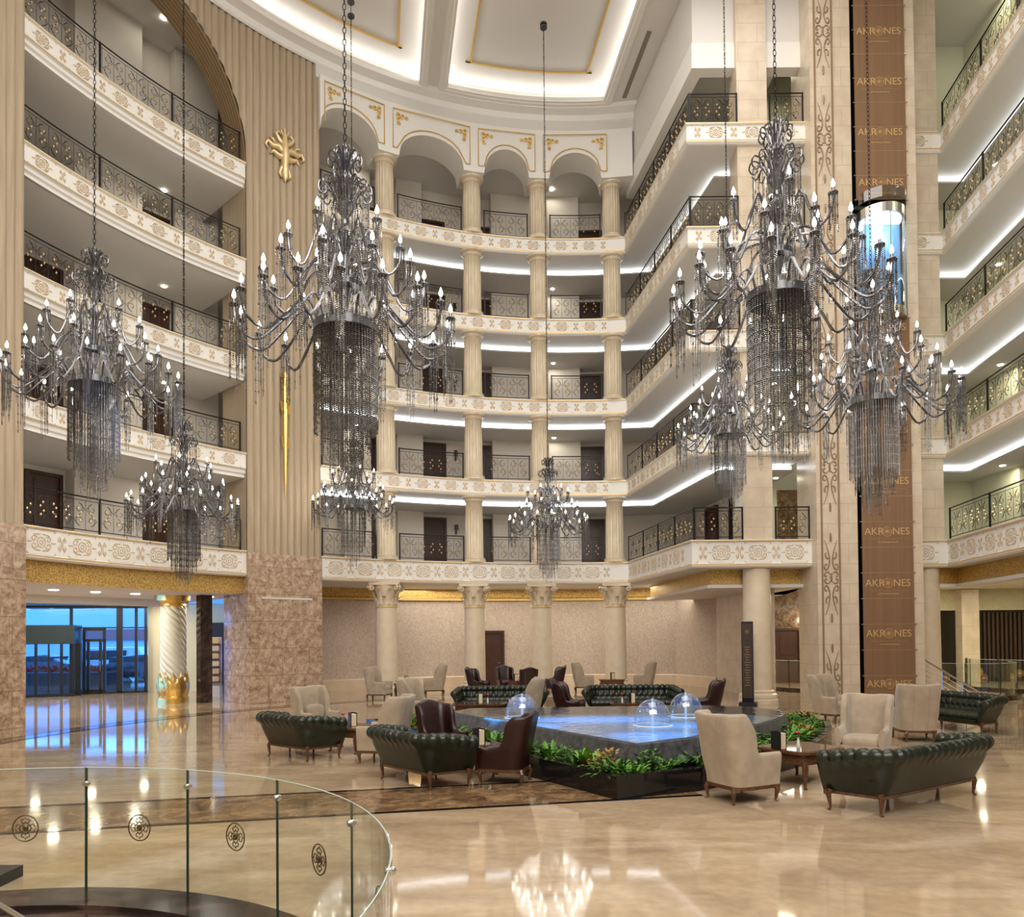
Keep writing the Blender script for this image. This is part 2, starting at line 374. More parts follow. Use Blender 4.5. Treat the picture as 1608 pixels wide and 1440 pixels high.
def emblem_mb(r, fn, n=5):     # round scroll emblem drawn in (u,v), mapped by fn
    m_ = MB()
    def T(pts, rad): m_.tube([fn(u, v) for u, v in pts], rad, n)
    m_.tube([fn(r * math.cos(a), r * 1.08 * math.sin(a)) for a in np.linspace(0, 2 * PI, 29)[:-1]], r * .055, n, closed=True)
    m_.tube([fn(r * .13 * math.cos(a), r * .16 * math.sin(a)) for a in np.linspace(0, 2 * PI, 9)[:-1]], r * .13, n, closed=True)
    for q in range(4):
        a = PI / 4 + q * PI / 2
        for sg in (1, -1):
            ca = a + sg * .52; cx_, cy_ = r * .60 * math.cos(ca), r * .64 * math.sin(ca); pts = [(r * .15 * math.cos(a), r * .16 * math.sin(a)), (r * .36 * math.cos(a + sg * .05), r * .38 * math.sin(a + sg * .05))]
            a1 = a + PI - sg * .5
            for i in range(10):
                an = a1 + PI * .55 * sg * 0 - sg * (PI * 1.55) * i / 9 * -1; rr = r * .2 * (1 - .35 * i / 9); pts.append((cx_ + rr * math.cos(an), cy_ + rr * 1.05 * math.sin(an)))
            T(pts, r * .042)
        for e_, k_ in ((a, 1.0), (q * PI / 2, .80)): m_.bead(fn(r * k_ * math.cos(e_), r * 1.06 * k_ * math.sin(e_)), r * .085)
    return m_
ZT = 1.05
gr = thing('glass_railing', 'curved frameless glass railing with gold emblems around the stairwell, foreground left', 'railing')
gp = [G(-8, 1387), G(160, 1391), G(318, 1404), G(456, 1440), G(567, 1515), G(642, 1650)]
ga = [math.atan2(p.y - SWC[1], p.x - SWC[0]) for p in gp]; ga[0] = ga[1] + (ga[1] - ga[2]) * 1.05
ga.append(ga[-1] - (ga[-2] - ga[-1])); ga.append(ga[-1] - .3); ga.append(ga[-1] - .3); ga = [ga[0] + (ga[0] - ga[1])] + ga
for i in range(len(ga) - 1):
    a0, a1 = ga[i] - .002, ga[i + 1] + .002
    pth = [swp(a0 + (a1 - a0) * k / 10, 3.04) for k in range(11)]
    pn = MB().sweep(pth, [(-.007, .02), (.007, .02), (.007, ZT), (-.007, ZT)], pclosed=True, caps=True).build('glass_panel', GLS, gr, True)
    MB().tube([(x, y, ZT + .002) for x, y in pth], .0035, 5).build('top_edge', EDGEL, pn, True)
    x, y = pth[0]; MB().box((x, y, ZT / 2), (.010, .018, ZT), a0).build('joint_edge', EDGE, gr)
    if i:
        n_ = Vector((math.cos(a0), math.sin(a0), 0)); c_ = Vector((x, y, ZT - .13))
        MB().tube([c_ - n_ * .028, c_ - n_ * .012, c_ + n_ * .012, c_ + n_ * .028], [.018, .026, .026, .018], 12).build('clamp', STEEL, gr, True)
    am = (a0 + a1) / 2 if i < 7 else None
    if am:
        px_off = .0
        fn = lambda u, v: (SWC[0] + 3.052 * math.cos(am + u / 3.05 + px_off), SWC[1] + 3.052 * math.sin(am + u / 3.05 + px_off), .56 + v)
        emblem_mb(.098, fn).build('emblem', BRONZ, pn, True)

# ------------------------------------------------------------------ galleries
def along(path):
    L_ = [0]
    for a, b_ in zip(path, path[1:]): L_.append(L_[-1] + math.hypot(b_[0] - a[0], b_[1] - a[1]))
    return L_
def mapper(path, off=0, rnd=True):
    Ls = along(path); N_ = offs(path)
    def fn(s, v, extra=0):
        s = min(max(s, 0), Ls[-1]); i = 0
        while i < len(Ls) - 2 and Ls[i + 1] < s: i += 1
        t = (s - Ls[i]) / max(1e-9, Ls[i + 1] - Ls[i]); o = off + extra
        a = (path[i][0] + N_[i][0] * o, path[i][1] + N_[i][1] * o); b_ = (path[i + 1][0] + N_[i + 1][0] * o, path[i + 1][1] + N_[i + 1][1] * o)
        return (a[0] + (b_[0] - a[0]) * t, a[1] + (b_[1] - a[1]) * t, v)
    return fn, Ls[-1], Ls
def spiral(cx, cy, r0, turns, a0, sg=1, n=10):
    return [(cx + r0 * (1 - .75 * i / n) * math.cos(a0 + sg * turns * 2 * PI * i / n), cy + r0 * (1 - .75 * i / n) * math.sin(a0 + sg * turns * 2 * PI * i / n)) for i in range(n + 1)]
def medallion(u0, vc, h):   # flat scrolls of the gold relief: curves in (u,v)
    o = []
    ring = lambda cx, cy, rx, ry, k=12: [(cx + rx * math.cos(a), cy + ry * math.sin(a)) for a in np.linspace(0, 2 * PI, k + 1)]
    o += [ring(u0, vc, h * .17, h * .2), ring(u0, vc, h * .07, h * .09, 8)]
    for sx in (1, -1):
        for sy in (1, -1):
            o.append([(u0 + sx * a, vc + sy * b_) for a, b_ in spiral(.30 * h, .12 * h, .14 * h, 1.1, PI * .9, -1, 9)])
            o.append([(u0 + sx * a, vc + sy * b_) for a, b_ in ((.05 * h, .33 * h), (.15 * h, .30 * h), (.27 * h, .31 * h), (.36 * h, .25 * h))])
        o.append([(u0 + sx * .42 * h, vc), (u0 + sx * .62 * h, vc)])
    return o
def hourglass(u0, vc, h):
    o = []
    for sx in (1, -1):
        o.append([(u0 + sx * a * h, vc + b_ * h) for a, b_ in ((.14, .34), (.05, .18), (.03, 0), (.05, -.18), (.14, -.34))])
        for sy in (1, -1): o.append([(u0 + sx * a, vc + sy * b_) for a, b_ in spiral(.12 * h, .2 * h, .09 * h, 1.0, -PI / 2, 1, 7)])
    return o
def ribbons(curves, fn, wd, off=-.012):
    m_ = MB()
    for c_ in curves:
        P = []
        for i, (u, v) in enumerate(c_):
            a = c_[max(i - 1, 0)]; b_ = c_[min(i + 1, len(c_) - 1)]; dx, dy = b_[0] - a[0], b_[1] - a[1]; l = math.hypot(dx, dy) or 1
            nx, ny = -dy / l * wd, dx / l * wd; P.append([fn(u - nx, v - ny, off), fn(u, v, off - .006), fn(u + nx, v + ny, off)])
        m_.grid(P)
    return m_
def gallery(path, name, fmt, led=True, depth=3.58, h=.63, first=False, z=LZ[0], wallmat=None, soff=1.4, stepped=False):
    t = thing(name, fmt.format(LVN[0]), 'balcony')
    lo = z - h
    if stepped: pf = [(.3, z), (-.05, z), (-.05, z - .05), (0, z - .07), (0, z - .5), (-.02, z - .52), (.05, z - .56), (.05, z - .66), (.12, z - .7), (.12, z - h), (.2, z - h)]
    else: pf = [(.3, z), (-.05, z), (-.05, z - .05), (0, z - .07), (0, lo + .13), (-.03, lo + .11), (-.03, lo + .05), (.03, lo), (.1, lo)]
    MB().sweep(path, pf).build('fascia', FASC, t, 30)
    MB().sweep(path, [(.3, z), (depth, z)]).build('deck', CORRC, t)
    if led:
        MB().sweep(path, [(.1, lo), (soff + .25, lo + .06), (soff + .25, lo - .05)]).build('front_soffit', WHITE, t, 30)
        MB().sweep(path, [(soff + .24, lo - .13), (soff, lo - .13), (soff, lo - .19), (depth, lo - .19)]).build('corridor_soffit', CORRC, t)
        MB().sweep(path, [(soff + .23, lo - .09), (soff + .23, lo + .02)]).build('light_strip', LED, t)
    else:
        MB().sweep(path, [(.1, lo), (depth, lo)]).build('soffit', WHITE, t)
    for zz in ((z - .05, z - .022), (lo + .075, lo + .105) if not stepped else (z - .53, z - .51)):
        MB().sweep(path, [(-.056 if zz[0] > z - .1 else -.036, zz[0]), (-.056 if zz[0] > z - .1 else -.036, zz[1])]).build('gilt_line', GILT, t)
    fn, tot, Ls = mapper(path); hh = h * .78 if not stepped else .46; vc = z - .07 - (h - .2) / 2 if not stepped else z - .285; cv = []; n = max(1, round(tot / 1.12)); stp = tot / n
    corners = [l for l, (a, b_, c_) in zip(Ls[1:-1], zip(path, path[1:], path[2:])) if abs((b_[0] - a[0]) * (c_[1] - b_[1]) - (b_[1] - a[1]) * (c_[0] - b_[0])) > .05]
    for k in range(n):
        u = (k + .5) * stp
        if all(abs(u - q) > .3 for q in corners): cv += medallion(u, vc, hh)
        if k and all(abs(k * stp - q) > .2 for q in corners): cv += hourglass(k * stp, vc, hh * .9)
        g_ = hh * .5
        for sy in (1, -1): cv.append([(u - .40, vc + sy * g_ * .8), (u - .36, vc + sy * g_)] + [(u - .3 + .15 * q, vc + sy * g_) for q in range(5)] + [(u + .36, vc + sy * g_), (u + .40, vc + sy * g_ * .8)])
    ribbons(cv, fn, .011).build('gold_ornament', GOLDP, t)
    return t
g = gallery(PB, 'balcony', '', z=LZ[1])
stack(g, '{} gallery floor edge of the back and right wings with lit cove', 1)
g = gallery(PL, 'balcony', '', led=False, h=.8, stepped=True, z=LZ[1])
stack(g, '{} gallery floor edge curving behind the left arch', 1)
g = gallery(PR, 'balcony', '', z=LZ[1], soff=1.3, depth=2.88)
stack(g, '{} gallery floor edge right of the elevator tower with lit cove', 1)
for pth, lb in ((PB, 'tall lowest white fascia over the columns of the back wall'), (PL, 'tall lowest white fascia above the entrance lobby on the left'), (PR, 'tall lowest white fascia right of the elevator tower')):
    g = gallery(pth, 'balcony', lb, led=False, h=.84, depth=2.88 if pth is PR else 3.58); g['label'] = lb

# railings
def rail(path, s0, s1, label_fmt, lo=0, npan=None):
    t = thing('railing', '', 'railing'); fn, tot, Ls = mapper(path, .12); z = LZ[0]
    if s1 is None: s1 = tot
    n = npan or max(1, round((s1 - s0) / 2.3)); Lp = (s1 - s0) / n; top, bot = 1.0, .1
    q = [s0] + [l for l in Ls if s0 < l < s1] + [s1]
    pts = [fn(s, z + top) for s in q]; MB().tube(pts, .022, 6).build('top_rail', IRON, t, True)
    MB().tube([fn(s, z + top - .1) for s in q], .009, 4).tube([fn(s, z + bot) for s in q], .012, 4).build('lower_rail', IRON, t)
    for k in range(n + 1):
        s = s0 + k * Lp; a = fn(s, z); b_ = fn(s + .05, z)
        ang = math.atan2(b_[1] - a[1], b_[0] - a[0]); MB().box((a[0], a[1], z + .51), (.045, .045, 1.02), ang).build('post', IRON, t)
    m_ = MB(); d_ = MB()
    for k in range(n):
        u0 = s0 + k * Lp + .06; W_ = Lp - .12; c = max(1, round(W_ / .36)); cw = W_ / c
        for j in range(c):
            uc = u0 + (j + .5) * cw; sg = 1 if j % 2 else -1; r = min(.15, cw * .42)
            P1 = spiral(uc + sg * .02, .68, r, .95, PI * .5 if sg > 0 else PI * .5, sg, 8); P2 = spiral(uc - sg * .02, .35, r, .95, -PI * .5, sg, 8)
            for P in (P1, P2): m_.tube([fn(a, z + b_) for a, b_ in P], .0075, 3, False)
            m_.tube([fn(a, z + b_) for a, b_ in ((uc, .83), (uc - sg * r * 1.05, .66), (uc, .51), (uc + sg * r * 1.05, .36), (uc, .2))], .008, 3, False)
            m_.tube([fn(u0 + j * cw, z + .1), fn(u0 + j * cw, z + .9)], .006, 3, False)
            for a, b_ in ((uc + sg * .03, .66), (uc - sg * .04, .56), (uc + sg * .05, .44), (uc - sg * .03, .34)):
                if (j * 7 + k * 3) % 5 == 0 and b_ > .6: continue
                p = fn(a, z + b_, -.015); d_.bead(p, .033)
    m_.build('scrollwork', IRON, t); d_.build('gold_disc_inlay', GOLDC, t, kind='stuff'); return t
fnB, totB, LsB = mapper(PB); sA = along(PBW)[-1]
colS = [(T505 - th) * RR for th in COLT]
seg = [(0.1, colS[0] - .45, 'left of the first column'), (colS[0] + .45, colS[1] - .45, 'between first and second column'), (colS[1] + .45, colS[2] - .45, 'between second and third column'),
       (colS[2] + .45, colS[3] - .45, 'between third and fourth column')]
sO = sA + math.hypot(PO[0] - PC[0], PO[1] - PC[1]); PILX = (8.02 - .02, 0)
for a, b_, nm in seg: stack(rail(PB, a, b_, ''), 'black iron scroll railing on the {} gallery, back wall, ' + nm)
stack(rail(PB, colS[3] + .45, sO - .02, '', npan=4), 'black iron scroll railing on the {} gallery running along the right wing to its corner')
stack(rail(PB, sO + .02, sO + (7.0 - PO[0]), '', npan=1), 'square black iron railing panel on the {} gallery, wing corner to square pillar')
stack(rail(PB, sO + (8.05 - PO[0]), totB - .05, '', npan=1), 'black iron railing panel on the {} gallery between square pillar and elevator tower')
stack(rail(PL, .1, along(PL)[-1] - .15, ''), 'long black iron scroll railing on the {} gallery inside the left arch')
stack(rail(PR, .1, .35, '', npan=1), 'narrow black iron railing on the {} gallery just right of the elevator tower')
stack(rail(PR, 1.27, along(PR)[-1] - .1, ''), 'black iron scroll railing on the {} gallery at the right edge')

# gallery walls (full height) with projecting bays
def wallsweep(name, path, z0, z1, mat, off0=0, thick=.15):
    return struct(MB().sweep(path, [(off0, z0), (off0, z1), (off0 + thick, z1), (off0 + thick, z0)], pclosed=True, caps=True).build(name, mat, None, 30))
wallsweep('wall_back_gallery', PB, 4.2, 22.85, CORR, 3.6)
wallsweep('wall_left_gallery', arc(T36 + .22, T387 - .22), 4.2, 22.85, CORR, 3.6)
wallsweep('wall_right_gallery', [(12.3, 23.27), (13.55, 23.27), (12.95, 18.94), (12.2, 13.5)], 4.2, 22.85, CORRG, 2.9)
for i, (a, b_, side) in enumerate(((540, 585, 'b'), (624, 667, 'b'), (774, 915, 'b'))):
    t0, t1 = on_circle(a, 3.1), on_circle(b_, 3.1)
    struct(MB().sweep(arc(t0, t1), [(3.1, 4.2), (3.1, 22.85), (3.65, 22.85), (3.65, 4.2)], pclosed=True, caps=True).build('wall_bay_%d' % (i + 1), CORR, None, 30))
for i, (a, b_) in enumerate(((115, 225), (275, 345))):
    t0, t1 = on_circle(a, 3.1), on_circle(b_, 3.1)
    struct(MB().sweep(arc(t0, t1), [(3.1, 4.2), (3.1, 22.85), (3.65, 22.85), (3.65, 4.2)], pclosed=True, caps=True).build('wall_bay_%d' % (i + 4), CORR, None, 30))
# doors on the galleries
dn = [0]
def door(px=None, off=3.6, w_=.95, h=2.15, z=5.0, pos=None, ang=None, levels=5, lab='', ht=True):
    if pos is None: th = on_circle(px, off); pos = cp(th, off - .03); ang = th - PI / 2
    for k in range(levels):
        dn[0] += 1; zz = z + 3.2 * k
        if k == 0:
            r = bpy.data.objects.new('door_%d' % dn[0], None); C.objects.link(r); r.location = (pos[0], pos[1], zz); r.rotation_euler[2] = ang; r['kind'] = 'structure'
            MB().box((-w_ / 2 - .04, 0, h / 2), (.1, .14, h)).box((w_ / 2 + .04, 0, h / 2), (.1, .14, h)).box((0, 0, h + .04), (w_ + .18, .14, .1)).build('door_frame', WALND, r)
            d_ = MB().box((0, .02, h / 2), (w_, .05, h)).box((0, -.012, h * .73), (w_ * .62, .02, h * .4)).box((0, -.012, h * .25), (w_ * .62, .02, h * .34)).build('door_leaf', WALND, r)
            MB().tube([(w_ * .4, -.03, 1.0), (w_ * .4, -.07, 1.0), (w_ * .28, -.07, 1.0)], .012, 6).build('door_handle', STEEL, d_, True); r0 = r
        else:
            r = dup(r0, loc=(pos[0], pos[1], zz)); r.name = 'door_%d' % dn[0]
for p in (681, 765, 869, 930, 572): door(p)
for p in (67, 249): door(p)
_f2, _t2, _l2 = mapper(PR, 2.86)
for s_ in (3.05, 6.6):
    a = _f2(s_, 0); b_ = _f2(s_ + .1, 0); door(pos=(a[0], a[1]), ang=math.atan2(b_[1] - a[1], b_[0] - a[0]))
_f3, _t3, _l3 = mapper(PB, 3.55)
for s_ in (sA + 2.6, sA + 5.0):
    a = _f3(s_, 0); b_ = _f3(s_ + .1, 0); door(pos=(a[0], a[1]), ang=math.atan2(b_[1] - a[1], b_[0] - a[0]))
door(pos=(12.0, 32.85), ang=0, w_=1.0, h=2.3, z=0, levels=1)
th = on_circle(771, 3.3); door(pos=cp(th, 3.38), ang=th - PI / 2, z=0, levels=1, h=2.3)

# sconces on galleries
def sconce(pos, ang, label, group, lit=False):
    t = thing('wall_sconce', label, 'lamp', (pos[0], pos[1], pos[2]), ang, group)
    MB().box((0, -.02, -.12), (.09, .04, .2)).tube([(0, -.04, -.1), (0, -.11, -.16), (0, -.13, -.06), (0, -.12, .0)], .011, 6).build('bracket', GOLDC if lit else CUPM, t, True)
    MB().lathe([(.085, 0), (.065, .2)], (0, -.12, 0), 14).build('lamp_shade', emit('lit_shade', (1, .85, .6), 9) if lit else CUPM, t, True)
    return t
for k in range(5):
    th = on_circle(716, 3.6); p = cp(th, 3.55)
    sconce((p[0], p[1], LZ[k] + 1.75), th - PI / 2, 'grey unlit wall lamp on the %s gallery, back wall between first and second column' % LVN[k], 'unlit wall lamps')
    a = _f2(5.0, 0); b_ = _f2(5.1, 0)
    sconce((a[0], a[1], LZ[k] + 1.75), math.atan2(b_[1] - a[1], b_[0] - a[0]), 'grey unlit wall lamp beside a door on the %s gallery, right edge' % LVN[k], 'unlit wall lamps')
sl = sconce((12.85, 32.8, 2.4), 0, 'lit wall lamp on the brown marble wall beside the elevator tower', 'lit lamps', True); sl.scale = (1.6, 1.6, 1.6)
point('sconce_light', (12.85, 32.4, 2.75), 30)

# ------------------------------------------------------------------ columns
def fluted_col(t, h, r=.36):
    MB().lathe([(r * 1.3, 0), (r * 1.3, .06), (r * 1.2, .10), (r * 1.22, .15), (r * 1.05, .19)], n=32).build('base', COLM, t, 30)
    MB().lathe([(r, .18), (r * .97, h * .6), (r * .9, h - .2)], n=96, flute=20, fd=.09).build('shaft', COLM, t, 'all')
    MB().lathe([(r * .92, h - .22), (r * 1.0, h - .19), (r * .95, h - .17), (r * 1.02, h - .12), (r * 1.3, h - .07), (r * 1.33, h)], n=32).build('capital', COLM, t, 30)
order = ['first', 'second', 'third', 'fourth']
for k in range(5):
    for i, th in enumerate(COLT):
        lab = 'fluted cream column on the %s gallery, %s from the left' % (LVN[k], order[i]); p = cp(th, .3)
        if (k, i) == (0, 0): c0 = thing('fluted_column', lab, 'column', (*p, LZ[0]), 0); fluted_col(c0, 2.575)
        elif (k, i) == (4, 0): c4 = thing('fluted_column', lab, 'column', (*p, LZ[4]), 0); fluted_col(c4, 2.25)
        elif k == 4: dup(c4, (*p, LZ[4]), label=lab)
        else: dup(c0, (*p, LZ[k]), label=lab)
def leafcap(t, r, z0, h):
    MB().lathe([(r * .98, z0), (r * 1.08, z0 + .02), (r * 1.08, z0 + .06), (r * .98, z0 + .08)], n=32).build('neck_ring', GOLDC, t, 30)
    m_ = MB().lathe([(r * .92, z0 + .06), (r * .95, z0 + h * .5), (r * 1.3, z0 + h * .88), (r * 1.3, z0 + h * .9)], n=32)
    for row, (zz, hh, n, ph, ro) in enumerate(((z0 + .08, h * .42, 8, 0, .96), (z0 + .12, h * .68, 8, PI / 8, .98))):
        for j in range(n):
            a = 2 * PI * j / n + ph; P = []
            for i in range(9):
                u = i / 8; rad = r * ro + .03 + .2 * u ** 2.4; z_ = zz + hh * u - (.06 * max(0, u - .8) / .2); wd = .26 * r * (1.1 - .5 * u) * (1 + .25 * math.sin(u * 16)) * (1 if u < .95 else .5)
                if u > .85: rad += .03
                P.append([((rad - .03 * (q != 0)) * math.cos(a) - q * wd * math.sin(a), (rad - .03 * (q != 0)) * math.sin(a) + q * wd * math.cos(a), z_) for q in (-1, -.5, 0, .5, 1)])
            m_.grid(P)
    for q in range(4):
        a = PI / 4 + q * PI / 2
        for sg in (1, -1):
            n_ = Vector((math.cos(a), math.sin(a), 0)); c_ = n_ * r * 1.72; side = Vector((-math.sin(a), math.cos(a), 0)) * sg * .05
            m_.tube([c_ + side + n_ * (.12 * (1 - .7 * i / 12)) * math.cos(i * .75) + Vector((0, 0, z0 + h * .76 + .1 * (1 - .7 * i / 12) * math.sin(i * .75))) for i in range(13)], .034, 5)
    m_.build('acanthus_leaves', TRAV, t, 50)
    P = []
    for q in range(4):
        a = q * PI / 2 + PI / 4; b_ = a + PI / 2
        A, B_ = Vector((math.cos(a), math.sin(a))) * r * 2.05, Vector((math.cos(b_), math.sin(b_))) * r * 2.05
        for u in (0.03, .25, .5, .75, .97): p = A.lerp(B_, u); p *= 1 - .12 * math.sin(u * PI); P.append((p.x, p.y))
    MB().prism(P, z0 + h * .88, z0 + h).build('abacus', TRAV, t)
def big_col(t, r, top, z0):
    MB().lathe([(r * 1.35, 0), (r * 1.35, .12), (r * 1.28, .14), (r * 1.32, .2), (r * 1.28, .28), (r * 1.08, .32), (r * 1.12, .38), (r, .42)], n=40).build('base', TRAV, t, 30)
    MB().lathe([(r, .4), (r * .93, z0 + .02)], n=48).build('shaft', TRAV, t, True)
for i, th in enumerate(COLT):
    p = cp(th, .35); lab = 'smooth cream ground-floor column with leafy capital, %s from the left' % order[i]
    if i == 0: b0 = thing('corinthian_column', lab, 'column', (*p, 0), 0); big_col(b0, .42, 4.16, 3.25); leafcap(b0, .40, 3.24, .93)
    else: dup(b0, (*p, 0), label=lab)
t = thing('round_column', 'thick plain cream column on the ground floor left of the elevator tower', 'column', (7.6, 23.3, 0)); big_col(t, .44, 4.2, 4.2)
t = thing('round_column', 'plain cream column on the ground floor right of the elevator tower', 'column', (13.15, 23.75, 0)); big_col(t, .36, 4.2, 4.2)
for k in range(5):
    hh = 2.6
    tag(MB().box((7.53, 23.28, LZ[k] + (hh if k < 4 else 5.0) / 2), (.93, .8, hh if k < 4 else 5.0)).build('square_pillar', TILEW), 'square beige stone pillar on the %s gallery left of the elevator tower' % LVN[k], 'pillar')
    tag(MB().box((13.15, 23.72, LZ[k] + (hh if k < 4 else 5.0) / 2), (.72, .7, hh if k < 4 else 5.0)).build('square_pillar', TILEW), 'square beige stone pillar on the %s gallery right of the elevator tower' % LVN[k], 'pillar')

# ------------------------------------------------------------------ fluted wall with the great arch
def flu(th): s = (T505 - th) * RR / .24; return -.085 * abs(math.sin(PI * s)) ** .7
am_, aw_ = (T36 + T387) / 2, abs(T36 - T387) / 2
def archz(th):
    q = (th - am_) / aw_; return 17.8 + 4.3 * math.sqrt(max(0, 1 - q * q)) if abs(q) < 1 else 4.9
TE = T36 + .55
n = int(abs(TE - T505) * RR / .03); P = []
ths = [T505 + (TE - T505) * i / n for i in range(n + 1)]
m_ = MB()
for a, b_ in zip(ths, ths[1:]):
    za, zb = archz(a), archz(b_)
    if (za < 10) != (zb < 10): za = zb = 4.9 if abs((a + b_) / 2 - am_) > aw_ else max(za, zb)
    (x0, y0), (x1, y1) = cp(a, flu(a)), cp(b_, flu(b_))
    m_.add([(x0, y0, za), (x1, y1, zb), (x1, y1, 22.8), (x0, y0, 22.8)], [(0, 1, 2, 3)])
# side returns
for th in (T505, T387, T36):
    (x0, y0), (x1, y1) = cp(th, 0), cp(th, 1.6 if th != T505 else 3.7); m_.add([(x0, y0, 4.9), (x1, y1, 4.9), (x1, y1, 22.8 if th == T505 else 17.8), (x0, y0, 22.8 if th == T505 else 17.8)], [(0, 1, 2, 3)])
struct(m_.build('wall_left_fluted', FLUTE, None, 'all'))
P = []
for i in range(61):
    a = PI * i / 60; th = am_ - aw_ * math.cos(a) * (1 if T36 < T387 else 1); zz = 17.8 + 4.3 * math.sin(a); row = []
    for j in range(41):
        o = .95 * j / 40; d_ = .03 * abs(math.sin(PI * o / .13)); q = 1 - d_ / 3.5
        tt = am_ - aw_ * math.cos(a) * q; x, y = cp(tt, o); row.append((x, y, 17.8 + 4.3 * math.sin(a) * q))
    P.append(row)
struct(MB().grid(P).build('trim_arch', ARCHD, None, 'all'))
# top border strip of the fluted wall
struct(MB().sweep(arc(T505 - .0, T505 + .035, -.03), [(0, 4.9), (-.03, 4.9), (-.03, 22.8), (0, 22.8)]).build('trim_7', FLUTE))
# marble bases of the piers
for i, (a, b_) in enumerate(((T505, T387), (T36, TE))):
    struct(MB().sweep(arc(b_, a), [(-.1, 0), (-.1, 4.95), (0, 4.97), (1.6, 4.97), (1.6, 0)], pclosed=True, caps=True).build('wall_pier_%d' % (i + 1), EMP, None, 30))
    t0, t1 = a + (b_ - a) * .12, a + (b_ - a) * .75
    if i == 0: struct(MB().sweep(arc(a + (b_ - a) * .82, a + (b_ - a) * .14), [(-.12, 3.44), (-.12, 3.5), (-.09, 3.5), (-.09, 3.44)], pclosed=True, caps=True).build('trim_8', WHITE))
# gilded cartouche on the fluted pier
tc_ = on_circle(447); fC = lambda u, v, e=0: (*cp(tc_ - u / RR, -.12 + e), v)
cq = thing('gilded_cartouche', 'pale gold baroque relief ornament high on the fluted pier', 'ornament')
m_ = MB(); zc = 18.6
def blob(pts, rs):
    m_.tube([fC(u, zc + v) for u, v in pts], rs, 8)
blob([(0, .95), (0, .8), (0, .6), (0, .3), (0, 0), (0, -.4), (0, -.7), (0, -.92)], [.01, .05, .09, .13, .17, .13, .16, .02])
for s in (1, -1):
    blob([(0, .1), (s * .25, .2), (s * .45, .15), (s * .62, .25), (s * .7, .1), (s * .6, .0)], [.13, .12, .09, .07, .05, .02])
    blob([(0, .3), (s * .2, .45), (s * .32, .62), (s * .22, .75), (s * .14, .66)], [.08, .08, .06, .04, .02])
    blob([(0, -.05), (s * .2, -.12), (s * .42, -.02), (s * .55, -.16)], [.12, .1, .07, .02])
    blob([(0, -.35), (s * .13, -.5), (s * .2, -.68), (s * .12, -.8)], [.1, .07, .05, .02])
    blob([(s * .3, .2), (s * .42, .38), (s * .55, .42)], [.07, .05, .02])
    blob([(0, .6), (s * .1, .72), (s * .14, .85)], [.06, .04, .01])
o_ = m_.build('relief', GOLDC, cq, 'all')
# gold spear ornament lower on the pier
sp = thing('gold_spear_ornament', 'slender tapering gold spike hanging on the fluted pier behind the big left chandelier', 'ornament')
ts = on_circle(446); q = lambda z, e=-.14: (*cp(ts, e), z)
MB().tube([q(11.2), q(11.0), q(10.6), q(8.9), q(7.4), q(6.9)], [.05, .16, .13, .09, .04, .01], 8).build('spike', GOLD, sp, True)
m_ = MB()
for s in (1, -1): m_.tube([(*cp(ts - s * u / RR, -.15), z) for u, z in ((.02, 9.6), (.14, 9.8), (.16, 10.1), (.06, 10.2))], .03, 6).tube([(*cp(ts - s * u / RR, -.15), z) for u, z in ((.02, 8.5), (.1, 8.6), (.12, 8.9), (.04, 9.0))], .025, 6)
m_.build('scroll', GOLD, sp, True)

# ------------------------------------------------------------------ arcade above the top columns
colA = [T505 + .004] + COLT + [T987 - .02]
m_ = MB(); panels = []
def arcz(th):
    for a, b_ in zip(colA, colA[1:]):
        e0 = a - (.42 / RR if a != colA[0] else 0); e1 = b_ + (.42 / RR if b_ != colA[-1] else 0)
        if b_ == colA[-1]: continue
        if e1 < th < e0:
            q = (th - (e0 + e1) / 2) / ((e0 - e1) / 2); return 20.1 + .98 * math.sqrt(max(0, 1 - q * q)) ** .95
    return 20.05
AT0, AT1 = colA[0], T987 - .022
nA = 260; th_ = [AT0 + (AT1 - AT0) * i / nA for i in range(nA + 1)]
for a, b_ in zip(th_, th_[1:]):
    za, zb = arcz(a), arcz(b_); f0, f1 = cp(a, -.25), cp(b_, -.25); g0, g1 = cp(a, 1.0), cp(b_, 1.0)
    m_.add([(*f0, za), (*f1, zb), (*f1, 21.95), (*f0, 21.95), (*g0, za), (*g1, zb), (*g1, 21.95), (*g0, 21.95)], [(0, 1, 2, 3), (4, 7, 6, 5), (0, 4, 5, 1), (3, 2, 6, 7)])
for th in (AT0, AT1):
    f0, g0 = cp(th, -.25), cp(th, 1.0); z = arcz(th); m_.add([(*f0, z), (*g0, z), (*g0, 21.95), (*f0, 21.95)], [(0, 1, 2, 3)])
ac = thing('arcade', 'white arcade with gilt framed arches above the top gallery columns', 'arcade')
m_.build('arch_wall', FASC, ac)
fA = lambda th, z, e=0: (*cp(th, -.27 + e), z)
cv = []; sc_ = []
for a, b_ in zip(colA[:-1], colA[1:]):
    if b_ == colA[-1]: continue
    e0 = a - .17 / RR; e1 = b_ + .17 / RR
    ln = [(e0, 20.3), (e0, 21.75), (e1, 21.75), (e1, 20.3)]
    for q in range(21):
        th = e1 + (e0 - e1) * q / 20; ln.append((th, max(20.3, min(arcz(th) + .16, 21.4))))
    cv.append(ln)
    for cth, sg in ((e0, -1), (e1, 1)):
        for sc2 in (0, 1):
            for k_ in range(3):
                cu, cvv = (.22 + .16 * k_, .2 + .03 * k_) if sc2 == 0 else (.2 + .02 * k_, .2 + .17 * k_)
                sc_.append([(cth + sg * uu / RR, 21.75 - vv) for uu, vv in spiral(cu, cvv, .095 - .018 * k_, 1.1, k_ * 1.3, 1, 8)])
m1 = MB()
for l in cv: m1.tube([fA(a, z) for a, z in l], .022, 4, closed=True)
